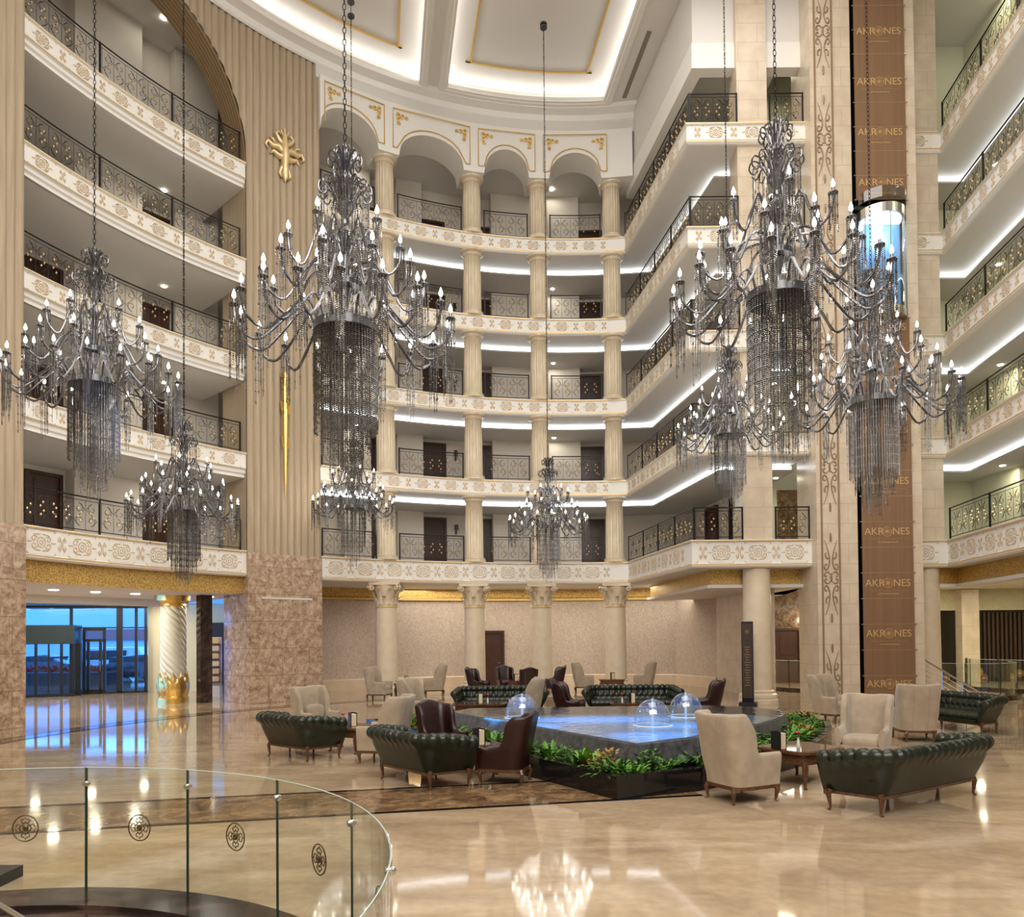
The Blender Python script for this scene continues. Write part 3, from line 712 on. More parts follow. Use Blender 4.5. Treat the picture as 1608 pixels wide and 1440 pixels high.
m1.build('gilt_frame', GILT, ac)
for q_ in range(0, len(sc_), 6):
    m1 = MB()
    for l in sc_[q_:q_ + 6]: m1.tube([fA(a, z) for a, z in l], .032, 5)
    m1.build('corner_scroll', GILT, ac, True)
# frieze wall from arcade up to the ceiling
wallsweep('wall_frieze', arc(T505 + .01, T987 - .035), 21.9, 22.85, WHITE, -.1, .3)

# ------------------------------------------------------------------ ceiling with two lit coffers
ZC = 22.8
pB = G(703, 135, ZC); pC = G(948, 156, ZC); pA = G(658, 131, ZC)
def angr(p): return math.atan2(p.y - CY, p.x - CX), math.hypot(p.x - CX, p.y - CY) - RR
(tB, rB), (tC, rC), (tA, rA) = angr(pB), angr(pC), angr(pA)
dB = (G(719, 2, ZC) - pB).normalized(); dC = (G(1001, 2, ZC) - pC).normalized(); dA = (G(667, 2, ZC) - pA).normalized()
n = 12
cof1 = [(pB + dB * 11).xy[:]] + [cp(tB + (tC - tB) * i / n, rB + (rC - rB) * i / n) for i in range(n + 1)] + [(pC + dC * 11).xy[:]]
tD = tA + .75
cof2 = [cp(tD + (tA - tD) * i / n, rA) for i in range(n + 1)] + [(pA + dA * 11).xy[:]]
cof2 = [(cof2[0][0] + 6.5, cof2[0][1] - 3.5)] + cof2
LL0, LL1 = G(968, 213, ZC), G(1052, 0, ZC); dl = (LL1 - LL0).normalized(); Lend = LL0 + dl * 34; Lst = LL0 - dl * 4
outer = [(-26, -8), (32, -8), (32, 42), (-26, 42)]
struct(MB().poly(outer, ZC, [cof1, cof2]).build('ceiling', WHITE))
for i, cf in enumerate((cof1, cof2)):
    P = cf; area_ = sum(P[k][0] * P[(k + 1) % len(P)][1] - P[(k + 1) % len(P)][0] * P[k][1] for k in range(len(P)))
    if area_ > 0: P = P[::-1]         # clockwise: left normal points outward
    t = thing('ceiling_coffer', ('right', 'left')[i] + ' recessed ceiling coffer with bright hidden cove light and gilt line', 'ceiling coffer')
    MB().sweep(P, [(0, ZC), (0, ZC + .12), (.38, ZC + .12), (.38, ZC + .5)], closed=True).build('cove_lip', WHITE, t)
    MB().poly([(a[0] + n_[0] * .4, a[1] + n_[1] * .4) for a, n_ in zip(P, offs(P, True))], ZC + .5).build('coffer_panel', WHITE, t)
    MB().sweep(P, [(.36, ZC + .14), (.36, ZC + .36)], closed=True).build('light_strip', LEDC, t)
    MB().sweep(P, [(-.75, ZC + .5), (-.75, ZC + .46), (-.82, ZC + .46), (-.82, ZC + .5)], closed=True).build('gilt_line', GILT, t)
    MB().sweep(P, [(0.0, ZC), (0.0, ZC - .05), (.08, ZC - .05), (.12, ZC - .09), (.3, ZC - .09), (.36, ZC - .02), (.36, ZC)], closed=True).build('moulding', FASC, t, 30)
struct(MB().sweep(arc(T505 + .6, T987 - .035), [(-.1, 22.35), (-.16, 22.4), (-.2, 22.6), (-.5, 22.68), (-.55, 22.8)]).build('trim_cornice', FASC, None, 30))
# upper wall of the right wing and its beam
fw = [(PC[0], PC[1]), PO, (9.3, PO[1])]
struct(MB().sweep([PC, PO, (9.6, PO[1])], [(.34, 20.5), (.34, 22.85), (.64, 22.85), (.64, 20.5)], pclosed=True, caps=True).build('wall_wing_upper', WHITE))
struct(MB().sweep([(PC[0] - .1, PC[1] + .7), PO, (9.6, PO[1])], [(.3, 19.75), (.3, 20.55), (.7, 20.55), (.7, 19.75)], pclosed=True, caps=True).build('trim_beam', FASC))
struct(MB().box((12.2, 26.6, 13.6), (8.6, .2, 18.6)).build('wall_lift_lobby', CORRG))
struct(MB().box((10.6, 26.45, 6.1), (2.4, .1, 2.2)).build('wall_lift_marble', EMPW))
struct(MB().box((16.2, 25.2, 13.6), (.2, 3, 18.6)).build('wall_lift_side', CORRG))
v0, v1 = LL0 + dl * 2.2 + Vector((.0, 0, 0)), LL0 + dl * 5.4
tag(MB().beam((v0.x - .28, v0.y, ZC - .01), (v1.x - .28, v1.y, ZC - .01), .16, .02).build('ceiling_vent', plain('vent_grey', (.25, .22, .18), .7)), 'long narrow ventilation slot beside the right ceiling coffer', 'vent')
struct(MB().sweep(PB, [(.9, 21.3), (3.6, 21.3)]).build('ceiling_gallery', WHITE))

# ------------------------------------------------------------------ ground floor walls
Wc = [cp(th, 3.5) for th in np.linspace(T505 + .05, on_circle(1060, 3.5), 30)]
c1 = Wc[-1]; c2 = (8.05, 29.6); c3 = (8.2, 24.0)
struct(MB().sweep(Wc + [c2], [(0, 0), (0, 4.2), (.2, 4.2), (.2, 0)], pclosed=True, caps=True).build('wall_back', PAPER, None, 30))
struct(MB().sweep([c2, c3], [(0, 0), (0, 4.2), (.2, 4.2), (.2, 0)], pclosed=True, caps=True).build('wall_stone_return', TILEW))
struct(MB().sweep(Wc + [c2], [(-.06, 0), (-.06, .42), (-.03, .46), (0, .46)]).build('baseboard_back', PLINTH, None, 30))
struct(MB().sweep(Wc, [(-.02, 3.7), (-.12, 3.72), (-.12, 3.78), (-.03, 3.82), (-.03, 4.17)]).build('trim_gold_cornice', MOSAIC, None, 30))
struct(MB().sweep(Wc, [(-.13, 3.68), (-.13, 3.74)]).build('trim_gold_bead', GILT))
struct(MB().sweep([(PC[0] + .3, PC[1] + 1.6), PO, (9.2, PO[1])], [(.85, 3.7), (.85, 4.17)]).build('trim_gold_band', MOSAIC))
struct(MB().sweep([(PC[0] + .3, PC[1] + 1.6), PO, (9.2, PO[1])], [(.85, 3.7), (.7, 3.68), (.7, 3.58), (5, 3.58)]).build('ceiling_wing_ground', WHITE))
struct(MB().sweep(PR, [(.5, 3.66), (.5, 4.17)]).build('trim_gold_band_right', MOSAIC))
struct(MB().sweep([(12.3, 23.27), (13.55, 23.27), (12.95, 18.94), (12.2, 13.5)], [(.5, 3.68), (.4, 3.66), (.4, 3.56), (.9, 3.56), (.9, 4.02), (16, 4.02)]).build('ceiling_right_ground', WHITE))
struct(MB().box((16, 33.1, 2.1), (17, .2, 4.4)).build('wall_marble', EMPD))
struct(MB().box((11.4, 32.96, 2.1), (4.6, .08, 4.4)).build('wall_marble_panel', EMPW))
struct(MB().box((22, 32.9, 3.65), (14, .16, 1.1)).build('wall_right_upper', PAPERO))
GLD = plain('shop_dark_glass', (.012, .010, .008), .06)
for i, (x, w_) in enumerate(((18.4, 1.9), (23.2, 6.2))): struct(MB().box((x, 32.85, 1.55), (w_, .06, 3.1)).build('window_%d' % (i + 1), GLD))
tag(MB().box((19.75, 32.6, 2.0), (.75, .5, 4.0)).build('cream_pillar', TILEW), 'square cream pillar between the dark shopfronts at far right', 'pillar')
m_ = MB()
for k in range(26): m_.box((20.6 + k * .19, 32.78, 1.5), (.09, .05, 3.0))
tag(m_.build('brown_curtain', plain('curtain_brown', (.06, .03, .018), .8)), 'dark brown pleated curtain behind the shopfront at far right', 'curtain')
struct(MB().box((25, 24, 2), (.2, 22, 4.2)).build('wall_right_ground', PAPERO))
# shell behind and beside the camera
struct(MB().box((2, -8, 11), (64, .2, 23)).build('wall_front', WHITE))
struct(MB().box((32, 17, 11), (.2, 50, 23)).build('wall_right', WHITE))
struct(MB().box((-26, 6, 13.5), (.2, 30, 19)).build('wall_left', WHITE))
struct(MB().box((-17.3, 3, 11), (.2, 22, 23)).build('wall_left_hall', TILEW))
struct(MB().box((3, 41, 13.5), (58, .2, 19)).build('wall_rear_upper', WHITE))

# ------------------------------------------------------------------ elevator tower
Y0 = 22.35; XL, XR = AY(1284, 900, Y0).x, AY(1450, 900, Y0).x; XB0, XB1 = AY(1348, 900, Y0).x, AY(1433, 900, Y0).x
tw = thing('elevator_tower', 'tall beige stone elevator tower with inlaid scroll panel, right of centre', 'tower')
MB().box(((XL + XB0) / 2, Y0 + .75, 11.4), (XB0 - XL, 1.5, 22.8)).build('left_pier', TILEW, tw)
MB().box(((XR + XB1) / 2, Y0 + .75, 11.4), (XR - XB1, 1.5, 22.8)).build('right_pier', TILEW, tw)
MB().box(((XB1 + XB0) / 2, Y0 + .8, 11.4), (XB1 - XB0 + .1, .3, 22.8)).build('shaft_back', DARK, tw)
xs = AY(1305, 900, Y0).x; pw = .52
MB().box((xs - pw / 2, Y0 - .012, 11.4), (.05, .03, 22.6)).box((xs + pw / 2, Y0 - .012, 11.4), (.05, .03, 22.6)).build('inlay_border', plain('inlay_brown', (.30, .20, .12), .3), tw)
m_ = MB(); fT = lambda u, v, e=0: (xs + u, Y0 - .012 + e, v)
cv = []
z = .6
def damask(z0):
    o = []
    for s in (1, -1):
        for w_ in (1, -1):
            o.append([(s * u, z0 + w_ * v) for u, v in ((.185, 1.12), (.12, .92), (.06, .68), (.05, .46), (.10, .28), (.175, .24), (.20, .34), (.15, .41), (.115, .35))])
            o.append([(s * u, z0 + w_ * v) for u, v in ((.03, .10), (.09, .17), (.17, .15), (.195, .07), (.15, .03), (.12, .08))])
            o.append([(s * u, z0 + w_ * v) for u, v in ((.055, .62), (.10, .56), (.15, .62), (.16, .72), (.12, .75))])
    for v in (-1.2, 0, 1.2): o.append([(0, z0 + v - .13), (0, z0 + v), (0, z0 + v + .13)])
    return o
for k in range(7): cv += damask(.49 + k * 3.3)
P = MB()
for ci_, c_ in enumerate(cv):
    n_ = len(c_)
    if ci_ and ci_ % 15 == 0: P.build('scroll_inlay', MATS['inlay_brown'], tw); P = MB(); pts = []
    cc = c_
    if n_ > 3:
        cc = []
        for i in range(n_ - 1):
            for q in range(4):
                t_ = q / 4; p_1 = c_[max(i - 1, 0)]; p0_ = c_[i]; p1_ = c_[i + 1]; p2_ = c_[min(i + 2, n_ - 1)]
                cc.append(tuple(.5 * (2 * p0_[j] + (p1_[j] - p_1[j]) * t_ + (2 * p_1[j] - 5 * p0_[j] + 4 * p1_[j] - p2_[j]) * t_ ** 2 + (3 * p0_[j] - p_1[j] - 3 * p1_[j] + p2_[j]) * t_ ** 3) for j in (0, 1)))
        cc.append(c_[-1])
    k_ = len(cc); P.tube([fT(u, v) for u, v in cc], [(.017 if n_ > 3 else .028) * (.35 + math.sin(PI * (i + .5) / k_)) for i in range(k_)], 4)
P.build('scroll_inlay', MATS['inlay_brown'], tw)
# banners
def text(body, size, loc, mat, parent, ext=.004):
    cu = bpy.data.curves.new('lettering', 'FONT'); cu.body = body; cu.size = size; cu.align_x = 'CENTER'; cu.align_y = 'CENTER'; cu.extrude = ext
    tmp = bpy.data.objects.new('lettering', cu); C.objects.link(tmp); bpy.context.view_layer.update()
    me = bpy.data.meshes.new_from_object(tmp.evaluated_get(bpy.context.evaluated_depsgraph_get())); bpy.data.objects.remove(tmp); me.materials.clear(); cu = me
    o = bpy.data.objects.new('lettering', me); C.objects.link(o); o.location = loc; o.rotation_euler = (PI / 2, 0, 0); cu.materials.append(mat); o.parent = parent; return o
xb = AY(1393.5, 900, Y0).x; bw = 1.52; Yb = Y0 - .04
def banner(z0, z1, lab, ys):
    t = thing('hanging_banner', lab, 'banner', (xb, Yb, z0))
    MB().box((0, 0, (z1 - z0) / 2), (bw, .02, z1 - z0)).build('fabric_sheet', BANN, t)
    k_ = max(1, round((z1 - z0) / .76))
    for i in range(k_ + 1):
        for s in (1, -1): MB().box((s * (bw / 2 + .02), 0, (z1 - z0) * i / k_), (.07, .03, .03)).build('clip', STEEL, t)
        if 0 < i < k_: MB().box((0, -.011, (z1 - z0) * i / k_), (bw, .006, .012)).build('seam', BTXD, t)
    for y_ in ys:
        zc_ = AY(1393, y_, Y0).z - z0
        text('AKR', .30, (-.40, -.012, zc_), BTXT, t); text('NES', .30, (.40, -.012, zc_), BTXT, t)
        emblem_mb(.135, lambda u, v: (u - .01, -.015, zc_ + v), 4).build('logo_emblem', BTXT, t)
        text('THERMAL SPA CONVENTION SPORT HOTEL', .058, (0, -.012, zc_ - .23), BTXD, t)
        text('AFYONKARAHISAR', .068, (0, -.012, zc_ - .32), BTXT, t)
zt = AY(1393, 315, Y0).z; zb_ = AY(1393, 500, Y0).z
banner(zt, 22.5, 'brown banner with gold lettering hanging above the glass elevator cabin', (-28, 51, 130, 209, 288))
banner(.1, zb_, 'long brown banner with gold lettering hanging below the glass elevator cabin', (515, 596, 676, 756, 835, 916, 995, 1074))
# elevator cabin
ec = thing('elevator_cabin', 'half-round glass elevator cabin with metal bands on the tower', 'elevator', (xb, Y0 + .12, AY(1393, 500, Y0).z))
hC = zt - zb_; half = lambda r, k=24: [(r * math.cos(a), -r * math.sin(a)) for a in np.linspace(0, PI, k)]
MB().sweep(half(.66)[::-1], [(0, .18), (0, hC - .62)]).build('glass_wall', clear('cabin_glass', (.75, .88, 1), .9, 0, 1.5, .12), ec, True)
for z0_, z1_ in ((-.05, .2), (hC - .62, hC - .34)): MB().prism(half(.69), z0_, z1_).build('metal_band', STEEL, ec)
MB().prism(half(.74), hC - .2, hC + .12).build('top_glass', clear('smoke_glass', (.8, .85, .82), .8, 0, 1.5, .1), ec)
for a in (.15, .5, PI - .5, PI - .15, PI / 2): MB().tube([(.66 * math.cos(a), -.66 * math.sin(a), .1), (.66 * math.cos(a), -.66 * math.sin(a), hC - .5)], .014, 6).build('mullion', STEEL, ec, True)
MB().box((0, .05, hC / 2 - .2), (1.25, .04, hC - .7)).build('cabin_back', plain('cabin_blue', (.25, .48, .75), .25), ec)
MB().prism(half(.6), hC - .66, hC - .62).build('lit_ceiling', emit('cabin_light', (.75, .9, 1), 3), ec)
m_ = MB()
for k in range(7): a = .3 + k * .42; m_.sup((.5 * math.cos(a), -.5 * math.sin(a), hC - .67), (.05, .05, .02), 1, 8, 4)
m_.build('spot_lens', SPOT, ec); point('cabin_lamp', (0, -.2, hC - 1.1), 30, (.8, .9, 1), .1, ec)

# totem sign
tp = Vector((6.95, 22.2, 0))
ts_ = thing('totem_sign', 'tall black information totem with bronze face beside the round column', 'sign', (tp.x, tp.y, 0), -.42)
MB().box((0, 0, .06), (.5, .42, .12)).build('base_plate', DARK, ts_)
MB().box((0, 0, 1.3), (.33, .17, 2.4)).build('body', plain('totem_black', (.008, .010, .02), .2), ts_)
MB().box((-.0, -.089, 1.35), (.28, .012, 2.2)).build('face_panel', plain('totem_bronze', (.045, .028, .016), .4), ts_)
m_ = MB()
for k in range(16): m_.box((0, -.097, 1.75 - k * .075), (.17 - .04 * (k % 3), .004, .014))
m_.build('text_line', BTXD, ts_)
emblem_mb(.06, lambda u, v: (u, -.098, 2.2 + v), 4).build('emblem', BTXD, ts_)

# right-hand glass railings and stair rail
def glass_ring(cx, cy, r, a0, a1, n, lab):
    t = thing('glass_railing', lab, 'railing')
    MB().sweep([(cx + r * math.cos(a), cy + r * math.sin(a)) for a in np.linspace(a0, a1, 40)], [(-.12, 0), (-.12, .14), (.12, .14), (.12, 0)], pclosed=True, caps=True).build('curb', EMPD, t)
    for i in range(n):
        q = [(cx + r * math.cos(a), cy + r * math.sin(a)) for a in np.linspace(a0 + (a1 - a0) * i / n + .01, a0 + (a1 - a0) * (i + 1) / n - .01, 7)]
        p_ = MB().sweep(q, [(-.006, .14), (.006, .14), (.006, 1.15), (-.006, 1.15)], pclosed=True, caps=True).build('glass_panel', GLS, t, True)
        MB().tube([(x, y, 1.15) for x, y in q], .006, 4).build('top_edge', EDGEL, p_)
        MB().box((q[0][0], q[0][1], .65), (.02, .02, 1.02)).build('joint_edge', EDGE, t)
        x, y = q[3]; am = math.atan2(y - cy, x - cx)
        emblem_mb(.11, lambda u, v: (cx + (r + .02) * math.cos(am + u / r), cy + (r + .02) * math.sin(am + u / r), .7 + v), 4).build('emblem', BTXT, p_)
glass_ring(12.2, 29.0, 2.4, PI * .8, PI * 1.75, 5, 'round glass railing on a curb behind the left side of the elevator tower')
glass_ring(19.3, 27.6, 2.3, PI * .75, PI * 2.1, 7, 'round glass railing with gold emblems at far right before the dark shopfront')
glass_ring(14.9, 24.9, 1.5, PI * .9, PI * 2.0, 5, 'smaller round glass railing in front of the far right one')
sr = thing('stair_handrail', 'sloping metal stair handrail with thin wires right of the elevator tower', 'handrail')
A0, A1 = Vector((12.35, 22.9, 1.42)), AY(1556, 1098, 20.6)
MB().tube([A0, A1], .028, 8).build('top_rail', STEEL, sr, True)
m_ = MB()
for k in range(1, 6): m_.tube([A0 - Vector((0, 0, .15 * k)), A1 - Vector((0, 0, .15 * k))], .008, 4)
m_.build('wire', STEEL, sr)
for k in range(4): q = A0.lerp(A1, (k + .3) / 3.6); MB().tube([q, (q.x, q.y, max(0, q.z - .95))], .018, 6).build('post', STEEL, sr, True)

# ------------------------------------------------------------------ entrance lobby on the left
struct(MB().sweep(arc(T36 + .12, T387 - .01), [(.25, 3.6), (.25, 4.17)]).build('trim_gold_band_left', MOSAIC))
struct(MB().poly([cp(T36 + .12, .25), *arc(T36 + .12, T387 - .05, .25), cp(T387 - .05, 8), (-6, 35), (-30, 35), (-30, 10)], 3.6).build('ceiling_lobby', WHITE))
struct(MB().sweep(arc(T36, T387 - .02, 5.2), [(0, 3.6), (0, 3.35), (.5, 3.35), (.5, 3.6)]).build('trim_9', WHITE))
struct(MB().sweep(arc(T36, T387 - .02, 5.2), [(.55, 3.58), (.9, 3.58)]).build('trim_10', emit('lobby_cove', (.9, .93, 1), 7)))
wa, wb = G(-90, 1096), G(232, 1087)
wd_ = (wb - wa).normalized(); Lw = (wb - wa).length; ang = math.atan2(wd_.y, wd_.x)
wt = bpy.data.objects.new('window_3', None); C.objects.link(wt); wt.location = wa; wt.rotation_euler[2] = ang; wt['kind'] = 'structure'
def along_px(px): 
    q = G(px, 1088); d = ray(px, 1000); # intersect plan line
    A = np.array([[wd_.x, -d.x], [wd_.y, -d.y]]); s = np.linalg.solve(A, np.array([-wa.x, -wa.y])); return s[0]
MB().box((Lw / 2, 0, 1.75), (Lw, .02, 3.5)).build('pane', GLSW, wt)
m_ = MB()
for px in (-40, 112, 188, 214, 229): m_.box((along_px(px), 0, 1.75), (.1 if px != 188 else .22, .12, 3.5))
m_.box((Lw / 2, 0, .04), (Lw, .12, .08)).box((Lw / 2, 0, 3.45), (Lw, .12, .1)).box((Lw / 2, 0, 2.62), (Lw, .1, .05)).build('window_frame', DARK, wt)
x0, x1 = along_px(131), along_px(167); dd = bpy.data.objects.new('door_90', None); C.objects.link(dd); dd.location = wa + wd_ * ((x0 + x1) / 2) + Vector((wd_.y, -wd_.x, 0)) * .08; dd.rotation_euler[2] = ang; dd['kind'] = 'structure'
ww = x1 - x0; MB().box((-ww / 2 + .05, 0, 1.3), (.1, .1, 2.6)).box((ww / 2 - .05, 0, 1.3), (.1, .1, 2.6)).box((0, 0, 2.55), (ww, .1, .1)).box((0, 0, 2.12), (ww, .1, .1)).box((-ww / 2 + .19, 0, 1.05), (.1, .08, 2.1)).box((ww / 2 - .19, 0, 1.05), (.1, .08, 2.1)).box((0, 0, .1), (ww, .08, .16)).build('door_frame', DARK, dd)
MB().box((0, 0, 1.3), (ww - .2, .015, 2.4)).build('pane', GLSW, dd); MB().tube([(ww * .28, -.1, .9), (ww * .28, -.1, 1.3)], .015, 6).build('door_handle', STEEL, dd, True)
# revolving entrance drum
s0, s1 = along_px(30), along_px(110); nO = Vector((wd_.y, -wd_.x, 0))
dc = wa + wd_ * ((s0 + s1) / 2) + nO * .55
rv = thing('entrance_vestibule', 'dark framed glass entrance vestibule at the far left of the lobby', 'entrance', dc, ang)
wv = s1 - s0 + .8
MB().box((0, 0, 2.35), (wv, 1.3, .72)).build('canopy', plain('canopy_dark', (.02, .035, .035), .4), rv)
m_ = MB()
for k in range(7): m_.box((-wv / 2 + wv * k / 6, -.62, 1.0), (.09 if k % 2 else .05, .06, 2.0))
m_.box((wv / 2, -.1, 1.0), (.28, .3, 2.0)).box((0, -.62, .05), (wv, .08, .1)).build('frame', DARK, rv)
MB().box((0, -.62, 1.0), (wv, .012, 2.0)).build('pane', GLSW, rv)
# walls of the lobby behind the spiral column
wr = G(232, 1087); 
struct(MB().box((wr.x + 2.6, wr.y + .4, 1.75), (5.4, .2, 3.6), .03).build('wall_lobby', plain('lobby_cream', (.72, .66, .45), .6)))
struct(MB().box((wr.x + 3.0, wr.y + .22, 1.4), (1.9, .06, 2.8), .03).build('door_91', plain('screen_dark', (.012, .012, .02), .3)))
tag(MB().box((wr.x + 4.35, wr.y + .2, 1.75), (.9, .06, 3.4), .03).build('purple_light_panel', PURP), 'violet lit wall strip behind the spiral column', 'light panel')
tag(MB().box((wr.x + 4.2, wr.y - .5, .5), (1.8, .5, 1.0)).build('reception_desk', DARK), 'black low desk at the lobby back wall', 'desk')
# brochure rack
br_ = G(333, 1094)
rk = thing('brochure_rack', 'tall wooden brochure rack beside the dark marble jamb', 'rack', (br_.x, br_.y, 0), .1)
MB().box((0, .12, 1.1), (.62, .06, 2.2)).build('back_board', PLINTH, rk); MB().box((0, 0, .2), (.66, .4, .4)).build('base', PORC, rk)
for k in range(6):
    MB().box((0, -.02, .55 + k * .28), (.6, .2, .03)).build('shelf', WALN, rk)
    MB().box((0, -.08, .66 + k * .28), (.54, .03, .19)).build('brochure', (PLINTH, GOLDP)[k % 2], rk)
# spiral column
q = G(272, 1103); sc2 = thing('spiral_column', 'white twisted column with gilded leaf base in the entrance lobby', 'column', (q.x, q.y, 0))
P = []
for i in range(141):
    zz = .75 + 2.5 * i / 140; row = []
    for j in range(96):
        a = 2 * PI * j / 96; rr = .42 * (1 - .15 * (1 - abs(math.sin(a * 5 + zz * 14)) ** .7)); row.append((rr * math.cos(a), rr * math.sin(a), zz))
    P.append(row)
MB().grid(P, False, True).build('shaft', WHITEG, sc2, 'all')
MB().lathe([(.5, 0), (.5, .16), (.44, .2), (.43, .26)], n=40).build('base', GOLD, sc2, 30)
MB().lathe([(.39, 3.2), (.43, 3.26), (.42, 3.32), (.54, 3.42), (.56, 3.6)], n=40).build('capital', GOLD, sc2, 30)
m_ = MB().lathe([(.42, .2), (.415, .7)], n=40)
for row in range(2):
    for j in range(11):
        a = 2 * PI * (j + row * .5) / 11; hh = (.85, .65)[row]; P = []
        for i in range(9):
            u = i / 8; rad = .43 + .03 * row + .07 * math.sin(u * PI) * .6 + .03 * u; wv_ = .12 * math.sin(PI * (.18 + .82 * u)) * (1 + .2 * math.sin(u * 22))
            P.append([((rad - .03 * abs(s_)) * math.cos(a + s_ * wv_ / .43), (rad - .03 * abs(s_)) * math.sin(a + s_ * wv_ / .43), .2 + hh * u) for s_ in (-1, 0, 1)])
        m_.grid(P)
m_.build('gilded_leaves', GOLD, sc2, 50)
# dark jamb
x, y = cp(T387 + .035, 1.75); struct(MB().box((x, y, 1.8), (.32, .4, 3.6), T387).build('trim_dark_jamb', EMPD))
# lobby downlights
dl0 = None
for row_, off_, n_ in (('front', 2.4, 7), ('back', 7.6, 6)):
    for k_ in range(n_):
        th = T36 + .02 + (T387 - T36 - .05) * (k_ + .5) / n_; q = (*cp(th, off_), 3.59); lb = 'recessed lobby ceiling downlight, %s row, %s from the left' % (row_, ('first', 'second', 'third', 'fourth', 'fifth', 'sixth', 'seventh')[k_])
        if dl0 is None: dl0 = tag(MB().lathe([(.13, 0), (.13, -.012), (.0, -.012)], n=14).build('downlight', SPOT), lb, 'downlight', 'lobby downlights'); dl0.location = q
        else: dup(dl0, q, label=lb)
        la_ = area('lobby_light', (q[0], q[1], 3.56), (0, 0, 0), .26, .26, 40, (1, .92, .70)); la_.data.shape = 'DISK'
for k_, (x_, y_) in enumerate(((15.5, 25), (18.5, 24.5), (21.5, 25), (15.8, 29.5), (18.6, 30), (21.8, 29.5))):
    dup(dl0, (x_, y_, 4.005), label='recessed downlight in the ground floor ceiling at far right, %s row, %s' % (('front', 'back')[k_ // 3], ('left', 'middle', 'right')[k_ % 3]), group='right hall downlights')
    la_ = area('right_hall_light', (x_, y_, 3.97), (0, 0, 0), .3, .3, 75, (1, .94, .70)); la_.data.shape = 'DISK'
struct(MB().poly([(8.3, 27.6), (8.3, 33), (20, 33), (20, 27.6)], 4.04).build('ceiling_passage', WHITE))
area('lounge_fill', (1.5, 31.0, 4.1), (0, 0, 0), 13, 1.6, 230, (1, .92, .82))  # added wash for the back wall under the soffit, has no fixture

area('passage_fill', (11.5, 28.5, 3.5), (0, 0, 0), 5, 4, 260, (1, .92, .78))  # added fill without a fixture, brightens the passage behind the tower
# outside: street, cars, building, flower bed
struct(MB().poly([(-70, 29), (-6, 34), (-6, 80), (-90, 80)], -.03).build('floor_street', ROAD))
def car(px, D, body, label, L_=4.3, hh=1.45, rz=0, van=False):
    p = Vector(((px - 804) / F * D, D, 0)); t = thing('car', label, 'car', p, rz)
    pr = [(-.5, .3), (-.5, .72), (-.46, .86), (-.2, .95), (-.08, 1.32) if not van else (-.36, 1.7), (.22, 1.4) if not van else (.42, 1.75), (.4, .98) if not van else (.48, 1.2), (.5, .9), (.5, .3)]
    m_ = MB(); pts = [(a * L_, b_) for a, b_ in pr]; n_ = len(pts)
    for s, ins in ((-.88, 0),): pass
    vs = []; 
    for s in (-1, -.9, .9, 1):
        for a, b_ in pts: vs.append((a * (1 if abs(s) < 1 else .97), s * .88 * (1 - .15 * max(0, b_ - .9)), b_ if abs(s) < 1 else b_ * .97 + .01))
    fs = [tuple(range(n_ - 1, -1, -1)), tuple(range(3 * n_, 4 * n_))] + [(r_ * n_ + i, r_ * n_ + (i + 1) % n_, (r_ + 1) * n_ + (i + 1) % n_, (r_ + 1) * n_ + i) for r_ in range(3) for i in range(n_)]
    m_.add(vs, fs).build('body', body, t, 30)
    MB().prism([(-.17 * L_, -.86), (.3 * L_, -.86), (.3 * L_, .86), (-.17 * L_, .86)], .98, 1.28 if not van else 1.55).build('side_window', DARK, t)
    for a in (-.3, .3):
        for s in (-1, 1): MB().tube([(a * L_, s * .7, .32), (a * L_, s * .9, .32)], .32, 16).build('wheel', DARK, t, True)
CW = plain('car_white', (.75, .78, .82), .2); CD = plain('car_dark', (.03, .04, .06), .15)
car(55, 40, CD, 'dark sedan parked outside, seen through the vestibule glass', rz=.1); car(140, 46, CW, 'white hatchback parked outside left of the lobby door', rz=.2); car(170, 43, CW, 'white van parked outside behind the lobby door', van=True, L_=4.8)
car(208, 38, CD, 'dark car parked outside behind the right lobby panes', rz=0); car(222, 50, CW, 'white car parked farthest outside on the right', rz=.1)
bo = thing('street_building', 'red and white building across the street outside the lobby glass', 'building')
MB().box((-38, 66, 3), (46, 6, 6)).build('wall', plain('bld_white', (.6, .6, .62), .7), bo); MB().box((-38, 62.9, 2.6), (46, .2, .9)).build('red_band', plain('bld_red', (.4, .12, .1), .7), bo)
MB().box((-38, 62.9, 5.6), (46, .2, .6)).build('cornice', plain('bld_red2', (.35, .14, .12), .7), bo)
fb = thing('flower_bed', 'low wall with red flowers outside the entrance', 'flower bed')
MB().box((-26, 35.5, .3), (14, .6, .6), .1).build('wall', plain('bed_wall', (.05, .06, .08), .7), fb)
m_ = MB()
for k in range(260): m_.bead((-26 + random.uniform(-6.6, 6.6), 35.5 + random.uniform(-.3, .3) - .0, .68 + random.random() * .22), .09)
m_.build('red_flower_mass', RED, fb, kind='stuff')
for o in fb.children: pass

# ------------------------------------------------------------------ pool
def subdiv(P, n=6, closed=True):
    out = []
    for i in range(len(P)):
        a, b_ = P[i], P[(i + 1) % len(P)]
        for k in range(n): out.append((a[0] + (b_[0] - a[0]) * k / n, a[1] + (b_[1] - a[1]) * k / n))
    return out
def crv(pts, n=8):
    out = []
    for i in range(len(pts) - 1):
        for q in range(n):
            t_ = q / n; A, B_, C_, D_ = pts[max(i - 1, 0)], pts[i], pts[i + 1], pts[min(i + 2, len(pts) - 1)]
            out.append(tuple(.5 * (2 * B_[j] + (C_[j] - A[j]) * t_ + (2 * A[j] - 5 * B_[j] + 4 * C_[j] - D_[j]) * t_ ** 2 + (3 * B_[j] - A[j] - 3 * C_[j] + D_[j]) * t_ ** 3) for j in (0, 1)))
    return out + [pts[-1]]
g2 = lambda x, y, z: tuple(G(x, y, z).xy)
ZP = .6
